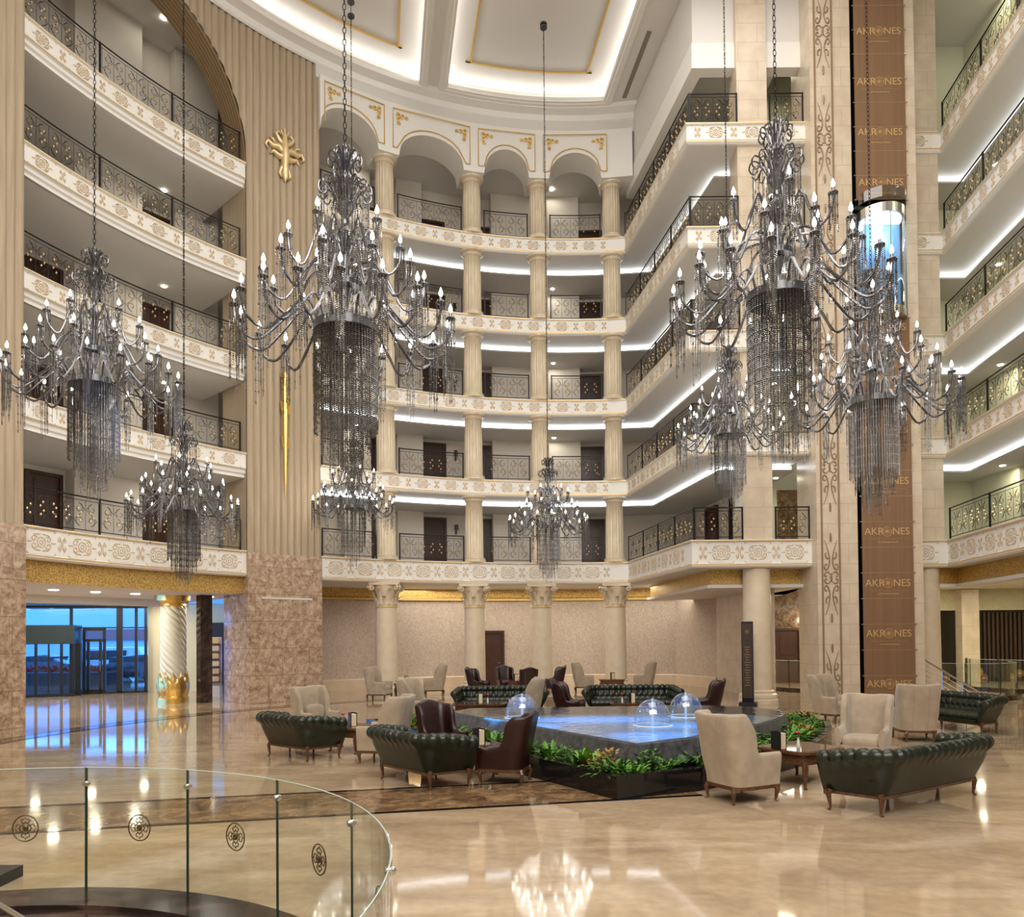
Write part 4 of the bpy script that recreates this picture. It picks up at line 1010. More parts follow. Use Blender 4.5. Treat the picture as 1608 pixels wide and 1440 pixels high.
pA_, pB_ = g2(1000.5, 1167, ZP), g2(708, 1117.5, ZP)
POOL = [pA_, pB_, (-.9, 16.0), (3.9, 16.3)] + crv([(4.8, 16.0), (5.3, 15.2), (5.2, 14.4), (4.7, 13.5), (4.0, 12.6), (3.3, 11.85), (2.69, 11.23)], 5)
OUT = [g2(968.7, 1256.6, 0), (-3.25, 16.7), (-2.4, 17.3), (4.8, 17.5)] + crv([(5.9, 17.0), (6.55, 16.0), (6.3, 14.9), (5.75, 13.7), (5.0, 12.5), (3.9, 11.35), g2(1101, 1242, 0)], 5)
pl = thing('fountain_pool', 'raised dark stone reflecting pool with blue lit water', 'pool')
MB().sweep(POOL, [(-.08, .44), (-.08, .585), (0, .585), (.02, .57), (.2, .12)], closed=True).build('stone_wall', SLATE, pl, 30)
MB().poly([(a[0] - n_[0] * .01, a[1] - n_[1] * .01) for a, n_ in zip(POOL, offs(POOL, True))], .44).build('basin_floor', POOLB, pl)
MB().poly(POOL, .597).build('water_surface', WATER, pl)
pt = thing('granite_planter', 'polished black granite planter bed surrounding the pool', 'planter')
MB().sweep(OUT, [(0, 0), (0, .31), (-.12, .31), (-.12, .1)], closed=True).build('granite_wall', GRAN, pt, 20)
MB().poly(OUT, .2, [POOL]).build('soil', SOIL, pt)
# fountains
def fountain(px, ytop, ybase, label, gl):
    b_ = G(px, ybase, ZP); r = .31; hh = .44
    t = thing('water_dome', label, 'fountain', (b_.x, b_.y, ZP), 0)
    prof = [(.02, hh)] + [(r * math.sin(a), hh * math.cos(a) ** .8 if a < PI / 2 - .01 else 0) for a in np.linspace(.12, PI / 2, 14)]
    MB().lathe([(a, z_) for a, z_ in prof][::-1], n=40, cap=False).build('water_sheet', JET, t, 'all')
    MB().tube([(0, 0, -.05), (0, 0, hh + .01)], .022, 10).build('jet_pipe', plain('jet_white', (.75, .85, .95), .1), t, True)
    MB().lathe([(r * .93, .004), (r * 1.0, .016), (r * 1.08, .004)], n=36, cap=False).build('foam_ring', plain('foam', (.7, .8, .9), .4), t, True)
    if gl: 
        pq = area('pool_lamp', (b_.x, b_.y, .588), (0, 0, 0), 1.5, .9, gl * .13, (.06, .36, 1)); pq.data.shape = 'ELLIPSE'
fountain(820, 1094, 1127, 'left clear water dome in the pool', 170)
fountain(1025, 1105, 1139, 'nearest clear water dome at the middle of the pool', 110)
fountain(1077, 1094, 1125, 'clear water dome furthest right in the pool', 110)
for x_, y_, a_, b2_, pw_ in ((1.7, 15.1, 3.2, 1.1, 42), (2.6, 13.6, 3.4, 2.6, 12), (2.2, 12.2, 1.8, 1.4, 8)):
    pq = area('pool_lamp', (x_, y_, .588), (0, 0, 0), a_, b2_, pw_, (.07, .38, 1)); pq.data.shape = 'ELLIPSE'

# plants
def fern(n, L_, w_, droop, mat, seed, broad=False):
    rnd = random.Random(seed); m_ = MB()
    for k in range(n):
        a = 2 * PI * k / n + rnd.uniform(-.3, .3); ln = L_ * rnd.uniform(.7, 1.1); el = rnd.uniform(.5, 1.25); P = []; st_ = 7
        for i in range(st_ + 1):
            u = i / st_; r = ln * u * math.cos(el) * 1.0 + .02; z_ = ln * (u * math.sin(el) - droop * u * u)
            ww_ = w_ * math.sin(PI * min(1, .1 + .9 * u)) * (1 if broad else (1 if i % 2 else .45))
            c_, s_ = math.cos(a), math.sin(a); P.append([(r * c_ - q_ * ww_ * s_, r * s_ + q_ * ww_ * c_, z_ + (.012 if q_ else 0)) for q_ in (-1, 0, 1)])
        m_.grid(P)
    return m_
def bush(n, R_, mat, seed, s_=.035):
    rnd = random.Random(seed); m_ = MB()
    for k in range(n):
        a = rnd.uniform(0, 2 * PI); e_ = rnd.uniform(.1, 1.4); r = R_ * rnd.uniform(.3, 1); x, y, z_ = r * math.cos(a) * math.cos(e_), r * math.sin(a) * math.cos(e_), r * math.sin(e_) * 1.1 + .03
        b_ = rnd.uniform(0, 6.3); d = Vector((math.cos(b_), math.sin(b_), rnd.uniform(-.3, .6))) * s_; e2 = Vector((-d.y, d.x, rnd.uniform(-.02, .02))) * .5; c_ = Vector((x, y, z_))
        m_.add([c_, c_ + d + e2, c_ + d * 2, c_ + d - e2], [(0, 1, 2, 3)])
    return m_
protos = []
for i, (mb_, mat, nm, lb) in enumerate(((fern(26, .42, .035, .45, None, 1), LEAF1, 'fern', 'feathery fern'), (fern(30, .36, .03, .35, None, 2), LEAF2, 'fern', 'bright green spiky fern'),
        (fern(12, .38, .06, .4, None, 3, True), LEAF4, 'broadleaf_plant', 'dark broad-leaved plant'), (bush(230, .24, None, 4), LEAF3, 'rust_shrub', 'rust and yellow leaved shrub'),
        (bush(260, .22, None, 5, .03), LEAF1, 'leafy_shrub', 'small leafy green shrub'), (fern(10, .42, .06, .25, None, 6, True), LEAF2, 'broadleaf_plant', 'light green broad-leaved plant'))):
    o = mb_.build(nm, mat); protos.append((o, nm, lb))
used = set()
ORD = 'nearest,second,third,fourth,fifth,sixth,seventh,eighth,ninth,tenth,eleventh,twelfth,thirteenth,fourteenth,fifteenth,sixteenth,seventeenth,eighteenth,nineteenth,twentieth,twenty-first,twenty-second,twenty-third,twenty-fourth,twenty-fifth,twenty-sixth,twenty-seventh,twenty-eighth,twenty-ninth,thirtieth'.split(',')
cnt = {}
def put_plant(k, x, y, z_, where, sc=1.0):
    o, nm, lb = protos[k]
    if k not in used: used.add(k); c_ = o
    else: c_ = o.copy(); C.objects.link(c_)
    c_.location = (x, y, z_); c_.rotation_euler[2] = random.uniform(0, 6.3); c_.scale = (sc, sc, sc * random.uniform(.85, 1.1))
    cnt[(where, k)] = cnt.get((where, k), 0) + 1
    tag(c_, '%s, %s of its kind, planter %s' % (lb, ORD[(cnt[(where, k)] - 1) % 30], where), 'plant', 'plants in the granite planter')
fP, tP, lP = mapper(POOL + [POOL[0]], .5)
fO, tO, lO = mapper(OUT + [OUT[0]], -.42)
s = .15
seq = [1, 0, 3, 5, 0, 4, 1, 2, 0, 4, 1, 0, 5, 3, 0, 2, 1, 4]
k = 0
while s < tO:
    x, y, _ = fO(s, 0); d_ = min(math.hypot(x - a[0], y - a[1]) for a in subdiv(POOL, 8))
    px = 804 + F * x / y
    wh = 'before the pool on the left' if (s < lO[1]) else ('behind the pool' if s < lO[4] else 'right of the pool' if (y > 11.9) else 'before the front corner')
    if s > tO - 2.2: wh = 'along the front right side'
    sc = 1.0 + .3 * random.random()
    if 'behind' in wh: sc *= .75
    if d_ > .2: put_plant(seq[k % len(seq)], x, y, .2, wh, sc)
    k += 1
    s += .33 if ('behind' not in wh) else .5
    if wh in ('right of the pool',): x2, y2, _ = fO(s, 0, -.3); put_plant(seq[(k + 3) % len(seq)], x2, y2, .2, wh, sc * .9)

# ------------------------------------------------------------------ seating
def ss(a, b_, x): t_ = min(1, max(0, (x - a) / (b_ - a))); return t_ * t_ * (3 - 2 * t_)
def uplan(a, y0, y1, r, fl=0, n1=22, n2=8, n3=10):
    P = [(-a - fl * (1 - i / n1), y0 + (y1 - r - y0) * i / n1) for i in range(n1)]
    P += [(-a + r - r * math.cos(PI / 2 * i / n2), y1 - r + r * math.sin(PI / 2 * i / n2)) for i in range(n2)]
    P += [(-(a - r) + 2 * (a - r) * i / n3, y1) for i in range(n3 + 1)]
    return P + [(-x_, y_) for x_, y_ in P[:n1 + n2][::-1]]
def cab_leg(t, x, y, h, mat, sx, sy, thick=.028):
    d = .035
    MB().tube([(x, y, h), (x + sx * d * .6, y + sy * d * .6, h * .75), (x + sx * d * .3, y + sy * d * .3, h * .4), (x + sx * d * .1, y + sy * d * .1, h * .12), (x + sx * d * .8, y + sy * d * .8, 0)],
              [thick * 1.25, thick * 1.2, thick * .8, thick * .55, thick * .75], 8).build('leg', mat, t, True)
def wing_chair(label, mat, loc, face, leather=False, group=None, pillow=False):
    t = thing('wing_chair', label, 'chair', (loc[0], loc[1], 0), math.atan2(face[1], face[0]) + PI / 2, group)
    a, y0, y1, r = (.37, -.36, .36, .16) if not leather else (.33, -.34, .33, .2)
    P = uplan(a, y0, y1, r); N_ = offs(P); hb, ha = (1.13, .63) if not leather else (1.0, .58); th_ = .085 if not leather else .07
    rows = []
    for (x, y), (nx, ny) in zip(P, N_):
        k_ = ss(-.02, .13, y); h = ha - (.03 if leather else 0) * math.sin(ss(y0, 0, y) * PI) + (hb - ha) * k_ + (.075 * ss(.33, 0, abs(x)) - .03 if leather else -.015 * ss(.2, 0, abs(x)))
        sec = [(0, .21)] + [(0, .21 + (h - .04 - .21) * q / 8) for q in range(1, 9)] + [(.012, h - .012), (th_ / 2, h), (th_ - .012, h - .012), (th_, h - .04)] + [(th_ + .02 * math.sin(PI * q / 6), h - .04 - (h - .44) * q / 6) for q in range(1, 7)]
        row = []
        for o, z_ in sec:
            taper = .9 + .1 * ss(.2, .6, z_); w_ = ss(-.15, .3, y); lean = (.13 if not leather else .17) * max(0, (z_ - .3) / .85) ** 1.25 * w_ - (.05 * math.exp(-((z_ - .88) / .13) ** 2) * math.exp(-((y - .05) / .07) ** 2))
            waist = 1 + (.06 * ss(.65, 1.05, z_) - .02) * w_
            row.append(((x - nx * o) * taper * waist, (y - ny * o) * (taper if y > 0 else 1) + lean, z_))
        rows.append(row)
    m_ = MB().grid(rows); k_ = len(rows[0]); m0 = len(m_.v) - len(rows) * k_
    m_.f.append(tuple(range(m0, m0 + k_))); m_.f.append(tuple(range(len(m_.v) - 1, len(m_.v) - k_ - 1, -1)))
    m_.build('backrest', mat, t, 55)
    MB().sup((0, -.04, .40), (2 * a - .12, .62, .2), .35, 28, 10).build('seat_cushion', mat, t, 'all')
    MB().box((0, y0 + .06, .28), (2 * a - .14, .1, .16)).build('front_rail', mat, t)
    MB().sweep([(x * .9, y * (.9 if y > 0 else 1)) for x, y in P], [(-.005, .175), (.004, .175), (.004, .22), (-.06, .22), (-.06, .175)][::1], pclosed=True, caps=True).box((0, y0 + .03, .198), (2 * a * .9, .05, .045)).build('base_frame', WALN, t)
    MB().prism([(x * .88, y * .88) for x, y in P], .2, .24).build('underside', DARK, t)
    for sx in (-1, 1):
        for sy, yy in ((-1, y0 + .05), (1, y1 * .85)): cab_leg(t, sx * (a * .9 - .03 - (.07 if sy > 0 else 0)), yy, .2, WALN, sx, sy)
    if not leather:
        m2 = MB()
        for x in ((-.14, .14) if not leather else (0,)):
            pts = [(x * (.9 + .1 * ss(.2, .6, z_)), y1 * (.9 + .1 * ss(.2, .6, z_)) + .13 * max(0, (z_ - .3) / .85) ** 1.25 + .004, z_) for z_ in np.linspace(.24, 1.08, 12)]
            m2.tube(pts, .005, 4)
        m2.build('seam_piping', mat, t)
    if pillow: MB().sup((.05, .12, .60), (.42, .16, .34), .6, 20, 10, .5).build('pillow', mat, t, 'all')
    return t
def sofa(label, loc, face, Lt):
    t = thing('chesterfield_sofa', label, 'sofa', (loc[0], loc[1], 0), math.atan2(face[1], face[0]) + PI / 2)
    hf = Lt / 2 - .12; spl = .16
    ctrl = [(-hf, -.42), (-hf + spl, .26), (-hf + spl + .16, .38), (hf - spl - .16, .38), (hf - spl, .26), (hf, -.42)]
    P = []; stp = .028
    for a, b_ in zip(ctrl, ctrl[1:]):
        n_ = max(2, int(math.hypot(b_[0] - a[0], b_[1] - a[1]) / stp)); P += [(a[0] + (b_[0] - a[0]) * i / n_, a[1] + (b_[1] - a[1]) * i / n_) for i in range(n_)]
    P.append(ctrl[-1])
    for _ in range(6): P = [P[0]] + [((P[i - 1][0] + P[i][0] * 2 + P[i + 1][0]) / 4, (P[i - 1][1] + P[i][1] * 2 + P[i + 1][1]) / 4) for i in range(1, len(P) - 1)] + [P[-1]]
    N_ = offs(P); Ls = along(P); tot = Ls[-1]; pitch = tot / round(tot / .15); rows = []
    for (x, y), (nx, ny), s_ in zip(P, N_, Ls):
        h = .80 - .07 * ss(.2, -.42, y); pf = abs(math.sin(PI * s_ / pitch)); pl_ = 1 - .42 * (1 - pf) ** 2.5; rr = .098
        sec = [(.17, .22, 0)] + [(.17 * (1 - q / 5) ** 1.2, .22 + (h - .2 - .22) * q / 5, 0) for q in range(1, 6)]
        cz = h - rr; cs = []
        for q in range(11):
            a = math.radians(215 - 250 * q / 10); cs.append((-.0 - rr * pl_ * -math.cos(a) * -1 * -1 if False else .02 + rr * pl_ * -(-math.cos(a)) , cz + rr * pl_ * math.sin(a), 1))
        sec += cs
        for q in range(1, 9):
            zz = cz - .06 - (cz - .06 - .42) * q / 8; d = 0
            for row_i, zb in enumerate((h - .2, h - .31)):
                ph = 0 if row_i else .5; ds = ((s_ / pitch + ph) % 1 - .5) * pitch
                d += .045 * math.exp(-(ds * ds) / .0009 - ((zz - zb) ** 2) / .0008)
            ds2 = (1 - abs(math.sin(PI * (s_ / pitch)))) ** 4 * .012
            sec.append((.12 + .03 * q / 8 + .015 - d - ds2, zz, 2))
        rows.append([(x - nx * o, y - ny * o, z_) for o, z_, _ in sec])
    m_ = MB().grid(rows); k_ = len(rows[0]); m0 = len(m_.v) - len(rows) * k_
    m_.f.append(tuple(range(m0, m0 + k_))); m_.f.append(tuple(range(len(m_.v) - 1, len(m_.v) - k_ - 1, -1)))
    m_.build('tufted_backrest', LEAG, t, 60)
    sw = Lt - .62; P2 = []
    nseg = int(sw / .12) * 6
    for i in range(nseg + 1):
        u = i / nseg; x = -sw / 2 + sw * u; g_ = .012 * (1 - abs(math.sin(PI * u * int(sw / .12)))) ** 3
        P2.append([(x, .15, .42 - g_), (x, 0, .45 - g_), (x, -.3, .44 - g_), (x, -.4 + g_, .41), (x, -.43 + g_, .36), (x, -.41 + g_, .31), (x, -.38, .24)])
    MB().grid(P2).build('seat_cushion', LEAG, t, 'all')
    inr = [(x - nx * .21, y - ny * .21) for (x, y), (nx, ny) in zip(P, N_)]; inr = inr[::8] + [inr[-1]]
    MB().prism(inr, .235, .30).build('seat_base', LEAG, t)
    MB().sweep([(a - n_[0] * .17, b_ - n_[1] * .17) for (a, b_), n_ in zip(P[::6] + [P[-1]], N_[::6] + [N_[-1]])], [(-.04, .195), (.008, .195), (.008, .228), (-.04, .228)], pclosed=True, caps=True).box((0, -.39, .215), (2 * hf - .2, .05, .05)).build('base_frame', WALN, t)
    for sx in (-1, 1):
        cab_leg(t, sx * (hf - .16), -.36, .25, WALN, sx * .9, -.8, .027); cab_leg(t, sx * (hf - spl - .16), .17, .25, WALN, sx * .6, 1.1, .027)
    cab_leg(t, 0, -.36, .22, WALN, 0, -.3, .026)
    m_ = MB()
    for row_i, off_ in ((0, .07), (1, .0)):
        pass
    return t
def table(label, loc, rz, w_=.8, d_=.8, h=.46, group=None, dark=False):
    t = thing('coffee_table', label, 'table', (loc[0], loc[1], 0), rz, group); M_ = WALN if not dark else WALND
    P = []
    for i in range(32):
        a = 2 * PI * i / 32; f = lambda q, k: math.copysign(abs(q) ** k, q); P.append((w_ / 2 * f(math.cos(a), .35), d_ / 2 * f(math.sin(a), .35)))
    MB().prism(P, h - .035, h).build('tabletop', M_, t)
    MB().prism([(x * .9, y * .9) for x, y in P], h, h + .006).build('glass_top', plain('table_glass', (.10, .05, .03), .04), t)
    MB().prism([(x * .9, y * .9) for x, y in P], h - .15, h - .035).prism([(x * .93, y * .93) for x, y in P], h - .17, h - .15).build('apron', M_, t)
    for sx in (-1, 1):
        for sy in (-1, 1): cab_leg(t, sx * w_ * .4, sy * d_ * .4, h - .14, M_, sx, sy, .035)
    return t
def menu(label, x, y, z_, rz, group=None):
    t = thing('menu_holder', label, 'menu', (x, y, z_), rz, group)
    MB().box((-.055, 0, .125), (.012, .17, .25)).box((.055, 0, .125), (.012, .17, .25)).box((0, .08, .125), (.12, .01, .25)).build('cover', BOOK, t)
    MB().box((0, -.01, .115), (.09, .15, .22)).build('page', PAGE, t)
def vase(label, x, y, z_, group=None):
    t = thing('flower_vase', label, 'vase', (x, y, z_), 0, group)
    MB().lathe([(.022, 0), (.028, .03), (.02, .09), (.012, .13), (.015, .14)], n=14).build('vase_body', PORC, t, True)
    m_ = MB(); m_.tube([(0, 0, .13), (.005, 0, .2)], .004, 4); m_.build('stem', LEAF1, t)
    m_ = MB()
    for k_ in range(7): m_.sup((.02 * math.cos(k_ * .9) * (k_ > 0), .02 * math.sin(k_ * .9) * (k_ > 0), .21 + .008 * (k_ % 2)), (.035, .035, .03), 1, 8, 5)
    m_.build('blossom', RED, t, True)
sofa('green leather chesterfield sofa at front right, back turned to the camera', (5.0, 9.38), (-.54, .84), 2.95)
sofa('small green leather sofa furthest left, back turned to the camera', (-3.85, 13.4), (.62, .79), 1.98)
sofa('small green leather sofa on the brown marble strip edge, second from left', (-1.42, 10.98), (.74, .67), 2.08)
sofa('green tufted sofa behind the pool on the left, facing the camera', (-.35, 20.0), (.06, -1), 2.7)
sofa('green tufted sofa behind the pool on the right, facing the camera', (3.15, 20.0), (-.03, -1), 2.8)
sofa('dark green tufted sofa at far right facing left beside glass railings', (9.75, 16.6), (-.97, -.25), 2.6)
CH = [('large cream velvet wing chair at front right seen from behind', (2.9, 9.68), (.9, .43), 0, 0),
      ('cream wing chair with pillow behind the leftmost sofa', (-4.0, 15.3), (.75, -.65), 0, 1),
      ('cream wing chair back-on between the two left green sofas', (-2.2, 12.9), (-.95, .2), 0, 0),
      ('cream wing chair at the left back wall facing right', (-4.55, 25.6), (.97, -.2), 0, 0),
      ('cream wing chair at the back wall facing left beside first column', (-2.85, 27.4), (-.97, -.2), 0, 1),
      ('cream wing chair left of the pool facing right', (-2.25, 18.0), (.93, -.35), 0, 0),
      ('cream wing chair behind the left water dome facing left', (.3, 18.1), (-.97, .1), 0, 0),
      ('cream wing chair by the third column facing right', (2.7, 28.4), (.97, -.15), 0, 0),
      ('cream wing chair by the fourth column facing left', (5.0, 28.6), (-.93, .25), 0, 0),
      ('cream wing chair before the elevator tower, armrest toward camera', (7.65, 18.1), (.55, -.83), 0, 0),
      ('cream wing chair facing the camera behind the front right sofa', (5.6, 12.0), (-.6, -.8), 0, 0),
      ('cream wing chair seen from behind beside the far right green sofa', (7.95, 14.9), (.2, 1), 0, 0),
      ('burgundy leather wing chair facing camera behind the second small sofa', (-1.2, 12.6), (.6, -.8), 1, 0),
      ('burgundy leather wing chair at the front left corner of the planter, side-on', (-.1, 10.98), (-.93, .3), 1, 0),
      ('burgundy chair at the back facing right beside second column', (-1.25, 27.2), (.93, -.35), 1, 0),
      ('burgundy chair at the back facing the camera beside the brown door', (-.25, 28.3), (.25, -1), 1, 0),
      ('burgundy chair at the back seen from behind', (.55, 26.8), (-.15, 1), 1, 0),
      ('burgundy chair at the back facing left beside third column', (1.55, 28.1), (-.97, -.1), 1, 0),
      ('burgundy chair behind the pool facing right before the right green sofa', (1.4, 18.6), (.95, -.3), 1, 0),
      ('burgundy chair behind the pool at right, turned edge-on', (4.85, 18.8), (-.95, .15), 1, 0)]
for lb, loc, fc, lt, pw_ in CH: wing_chair(lb, LEAR if lt else VELV, loc, fc, bool(lt), None, bool(pw_))
sofarz = math.atan2(.54, .84)
TB = [('square walnut table with glass top between front right sofa and cream chair', (4.1, 10.75), sofarz, 1.0, .9),
      ('walnut table between the leftmost sofa and cream chairs', (-2.95, 14.15), -.6, .8, .8), ('small walnut table between two burgundy chairs at front left', (-.62, 11.6), .7, .6, .6),
      ('walnut table at the back wall between two cream chairs on the left', (-3.75, 26.6), .1, .9, .6), ('low walnut table before the left sofa behind the pool', (-.85, 18.75), 0, 1.3, .7),
      ('low walnut table before the right sofa behind the pool', (3.0, 18.6), 0, 1.2, .7), ('walnut table between cream chairs beside the fourth column', (3.7, 28.0), 0, .95, .6),
      ('small table among the burgundy chairs at the back', (.15, 27.55), 0, .7, .6), ('walnut table before the far right sofa', (8.0, 16.6), .1, .8, .8)]
for lb, loc, rz, w_, d_ in TB: table(lb, loc, rz, w_, d_, .5 if 'front right' in lb or 'fourth' in lb or 'back wall' in lb or 'among' in lb else .46)
MN = [('black menu holder on the front right table', 1247, 1183, .506, .5), ('black menu holder on the table of the burgundy chairs at front left', 777, 1178, .466, .6), ('black menu holder on the table behind the leftmost sofa', 558, 1135, .466, .8),
      ('black menu holder on the table before the left back sofa', 754, 1103, .466, .1), ('black menu holder on the table before the right back sofa', 995, 1109, .466, .1)]
for lb, px, y_, z_, rz in MN: q = G(px, y_, z_); 
MP = [(3.72, 10.55, .506, .5), (-.52, 11.5, .466, .6), (-3.0, 14.1, .466, .5), (-.8, 18.7, .466, .1), (2.95, 18.55, .466, .1), (-3.75, 26.6, .506, .3), (3.72, 28.0, .506, .2), (.12, 27.5, .506, .2)]
ML = [m__[0] for m__ in MN] + ['small dark menu holder on the left back wall table', 'small dark menu holder on the table by the fourth column', 'small dark menu holder among the burgundy chairs at the back']
for lb, (x, y, z_, rz) in zip(ML, MP): menu(lb, x, y, z_, rz)
for lb, x, y, z_ in (('white bud vase with red flower on the front right table', 4.02, 10.62, .506), ('white bud vase with red flower on the table before the left back sofa', -.62, 18.7, .466), ('white bud vase with red flower on the table behind the leftmost sofa', -3.2, 14.2, .466),
                     ('white bud vase with red flower on the table before the right back sofa', 2.7, 18.55, .466)): vase(lb, x, y, z_)

# ------------------------------------------------------------------ chandeliers
def strand(m_, x, y, z0, ln, r=.0085, gap=.024):
    n_ = int(ln / gap)
    for i in range(n_): m_.bead((x, y, z0 - (i + .5) * gap), r * (1.0 if i % 6 else 1.5))
def arm_pts(r0, z0, r1, z1, hump, dip):
    c_ = [(r0, z0), (r0 + .06, z0 + hump * .8), (r0 + .17, z0 + hump), (r0 + (r1 - r0) * .42, z0 + hump * .2 + dip * .35), (r0 + (r1 - r0) * .7, dip), (r0 + (r1 - r0) * .93, dip * .75 + z1 * .25), (r1, z1 - .07), (r1, z1)]
    return crv(c_, 4)
ARM = {}
def arm_mesh(key, r0, z0, r1, z1, hump, dip, sl_):
    m_ = MB(); P = arm_pts(r0, z0, r1, z1, hump, dip)
    m_.tube([(a, 0, b_) for a, b_ in P], [.017 + .003 * (i % 2) for i in range(len(P))], 6)
    m_.lathe([(.012, z1 - .04), (.03, z1 - .02), (.062, z1), (.055, z1 + .012), (.02, z1 + .015), (.016, z1 + .07), (.0, z1 + .07)], (r1, 0, 0), 10)
    a = m_.build('arm', CRYS, None, 50)
    b_ = MB().lathe([(.008, z1 + .07), (.024, z1 + .10), (.021, z1 + .13), (.0, z1 + .185)], (r1, 0, 0), 8).build('candle_bulb', BULB, a, True)
    m2 = MB(); rnd = random.Random(key)
    for k_ in range(9):
        an = 2 * PI * k_ / 9; strand(m2, r1 + .052 * math.cos(an), .052 * math.sin(an), z1, sl_ * (.55 + .45 * rnd.random()))
    for k_ in range(7): q = P[int(len(P) * (.25 + .09 * k_))]; strand(m2, q[0], 0, q[1], sl_ * .45 * rnd.random() + .1)
    m2.build('bead_strand', CRYB, a, kind='stuff'); return a
def crown(t, z_, R_, n_, hgt):
    m_ = MB()
    for j in range(n_):
        a = 2 * PI * j / n_; P = [(.04, -.05), (R_ * .3, hgt * .2), (R_ * .62, hgt * .75), (R_ * .9, hgt * .85), (R_, hgt * .55), (R_ * .82, hgt * .35), (R_ * .68, hgt * .5)]
        m_.tube([(x * math.cos(a), x * math.sin(a), z_ + y) for x, y in crv(P, 3)], .011, 5)
        P = [(.04, 0), (R_ * .25, hgt * .6), (R_ * .45, hgt * 1.05), (R_ * .62, hgt * 1.0), (R_ * .6, hgt * .82)]; a += PI / n_
        m_.tube([(x * math.cos(a), x * math.sin(a), z_ + y) for x, y in crv(P, 3)], .010, 5)
    m_.build('crown', CRYS, t, True)
def make_chandelier():
    t = thing('chandelier', '', 'chandelier')
    MB().lathe([(.0, -.05), (.05, 0), (.06, .1), (.03, .2), (.05, .35), (.09, .5), (.04, .6), (.03, .95), (.06, 1.1), (.1, 1.2), (.05, 1.28), (.04, 1.4), (.11, 1.5), (.12, 1.56), (.05, 1.64), (.04, 1.8), (.09, 1.88), (.05, 1.96), (.03, 2.1), (.045, 2.2), (.02, 2.3), (.0, 2.36)], n=16).build('stem', CRYS, t, 40)
    MB().lathe([(.385, -.05), (.395, -.05), (.395, .05), (.385, .05)], n=48).build('ring', CUPM, t, 30)
    MB().lathe([(.18, .52), (.19, .52), (.19, .59), (.18, .59)], n=32).build('ring', CUPM, t, 30)
    crown(t, 1.52, .33, 14, .34); crown(t, 1.93, .21, 10, .3)
    m_ = MB(); rnd = random.Random(3)
    for R_, n_, ln in ((.385, 60, 1.25), (.30, 38, 1.5), (.2, 22, 1.75), (.1, 10, 1.9)):
        for k_ in range(n_): a = 2 * PI * k_ / n_; strand(m_, R_ * math.cos(a), R_ * math.sin(a), -.02, ln * (.92 + .14 * rnd.random()), .0095, .026)
    m_.build('bead_curtain', CRYB, t, kind='stuff', label='dense column of hanging smoky beads')
    m_ = MB()
    for k_ in range(26): a = 2 * PI * k_ / 26; strand(m_, .29 * math.cos(a), .29 * math.sin(a), 1.66, .6 + .35 * rnd.random())
    for k_ in range(10): a = 2 * PI * k_ / 10 + .2; strand(m_, .15 * math.cos(a), .15 * math.sin(a), 1.6, 1.0)
    for k_ in range(24): a = 2 * PI * k_ / 24; strand(m_, .21 * math.cos(a), .21 * math.sin(a), 1.15, 1.1)
    m_.build('bead_curtain', CRYB, t, kind='stuff', label='thin bead strands around the upper stem')
    for key, (n_, r0, z0, r1, z1, hump, dip, sl_, ph) in enumerate(((6, .05, .95, .68, 1.10, .22, .78, .55, .26), (11, .12, .55, .97, .60, .22, .28, .75, .1), (18, .39, .04, 1.30, .13, .2, -.24, .95, .0))):
        a0 = arm_mesh(key, r0, z0, r1, z1, hump, dip, sl_)
        for k_ in range(n_):
            if k_ == 0: o = a0
            else:
                o = a0.copy(); C.objects.link(o)
                for ch in a0.children: c_ = ch.copy(); C.objects.link(c_); c_.parent = o
            o.parent = t; o.rotation_euler = (0, 0, 2 * PI * k_ / n_ + ph)
    return t
ch0 = make_chandelier()
CHS = [(543, 518, 9.25, 'largest chandelier at left centre before the fluted pier'), (1222, 468, 9.5, 'highest large chandelier, right of centre before the elevator tower'), (148, 603, 12.5, 'chandelier at the far left before the curved galleries'),
       (1371, 632, 12.7, 'chandelier hanging before the brown banner on the right'), (289, 800, 19.0, 'small low chandelier left of the fluted pier'), (1146, 682, 19.1, 'mid-size chandelier before the right wing corner'),
       (555, 797, 24.6, 'small chandelier low behind the largest one'), (861, 825, 25.0, 'small chandelier at centre before the third column')]
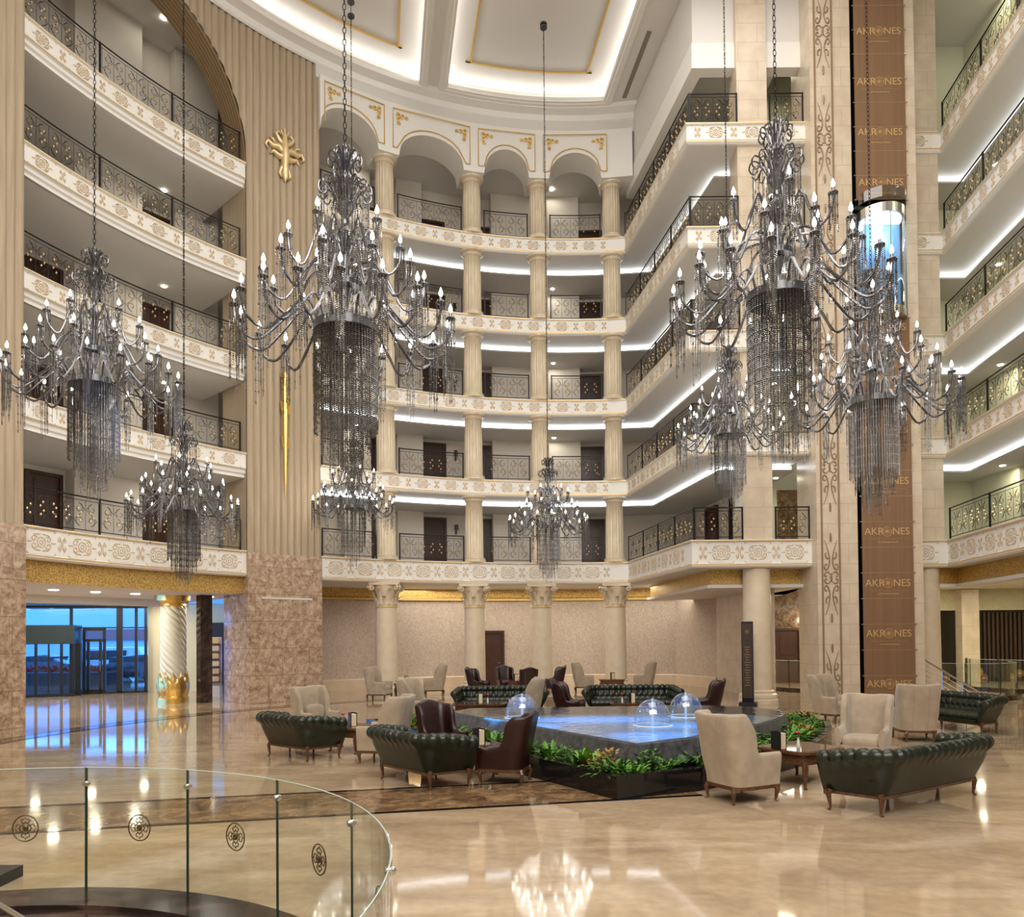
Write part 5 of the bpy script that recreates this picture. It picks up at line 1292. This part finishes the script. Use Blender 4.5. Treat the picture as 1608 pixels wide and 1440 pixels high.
for i, (px, py, D, lb) in enumerate(CHS):
    p = AY(px, py, D); lb = 'dark crystal bead ' + lb
    if i == 0: t = ch0; t.location = p; t['label'] = lb
    else: t = dup(ch0, p, i * .13, lb)
    t['group'] = 'bead chandeliers'
    m_ = MB(); top = ZC - p.z
    z_ = 2.34; k_ = 0
    lk = .075 if D < 15 else .12
    while z_ < top:
        pts = []
        for q in range(8):
            a = 2 * PI * q / 8; u = .02 * math.cos(a); v = lk * .62 * math.sin(a); pts.append((u, 0, z_ + v) if k_ % 2 else (0, u, z_ + v))
        m_.tube(pts, .0055, 4, closed=True); z_ += lk; k_ += 1
    m_.build('chain', IRON, t)
    MB().lathe([(.12, top - .06), (.12, top - .005)], n=16).build('ceiling_rose', CUPM, t)
    point('chandelier_light', (0, 0, .45), 95, (1, .94, .87), 1.25, t)
    

# corridor downlights with their light
cl = None
def clight(x, y, z_, lab, power, col):
    global cl
    if cl is None: cl = tag(MB().lathe([(.075, 0), (.075, -.015), (0, -.015)], n=12).build('downlight', SPOT), lab, 'downlight', 'gallery downlights'); o = cl
    else: o = cl.copy(); C.objects.link(o); o['label'] = lab
    o.location = (x, y, z_); lo_ = area('downlight_glow', (x, y, z_ - .05), (0, 0, 0), .9, .9, power, col); lo_.data.shape = 'DISK'
for k in range(5):
    for j, s_ in enumerate((2.3, 5.6)):
        f_, _, _ = mapper(PR, 1.9); a = f_(s_, 0); clight(a[0], a[1], LZ[k] + 2.375 if k < 4 else 22.77, 'small lit downlight over the %s gallery, right edge, %s' % (LVN[k], ('nearer the tower', 'further right')[j]), 24, (1, .95, .68))
    p = _f3(sO + 2.2, 0); clight(p[0], 25.2, LZ[k] + 2.375 if k < 4 else 21.27, 'small lit downlight over the %s gallery behind the square pillar' % LVN[k], 16, (1, .95, .7))
    for px in (560, 872):
        th = on_circle(px, 2.5); a = cp(th, 2.5); clight(a[0], a[1], LZ[k] + 2.375 if k < 4 else 21.27, 'small downlight over the %s gallery on the back wall, %s part' % (LVN[k], 'left' if px == 560 else 'centre'), 9, (1, .95, .8))
    th = on_circle(258, 2.2); a = cp(th, 2.2); clight(a[0], a[1], LZ[k] + 2.39 if k < 4 else 22.77, 'small lit downlight above the %s gallery door in the left arch' % LVN[k], 10, (1, .95, .75))
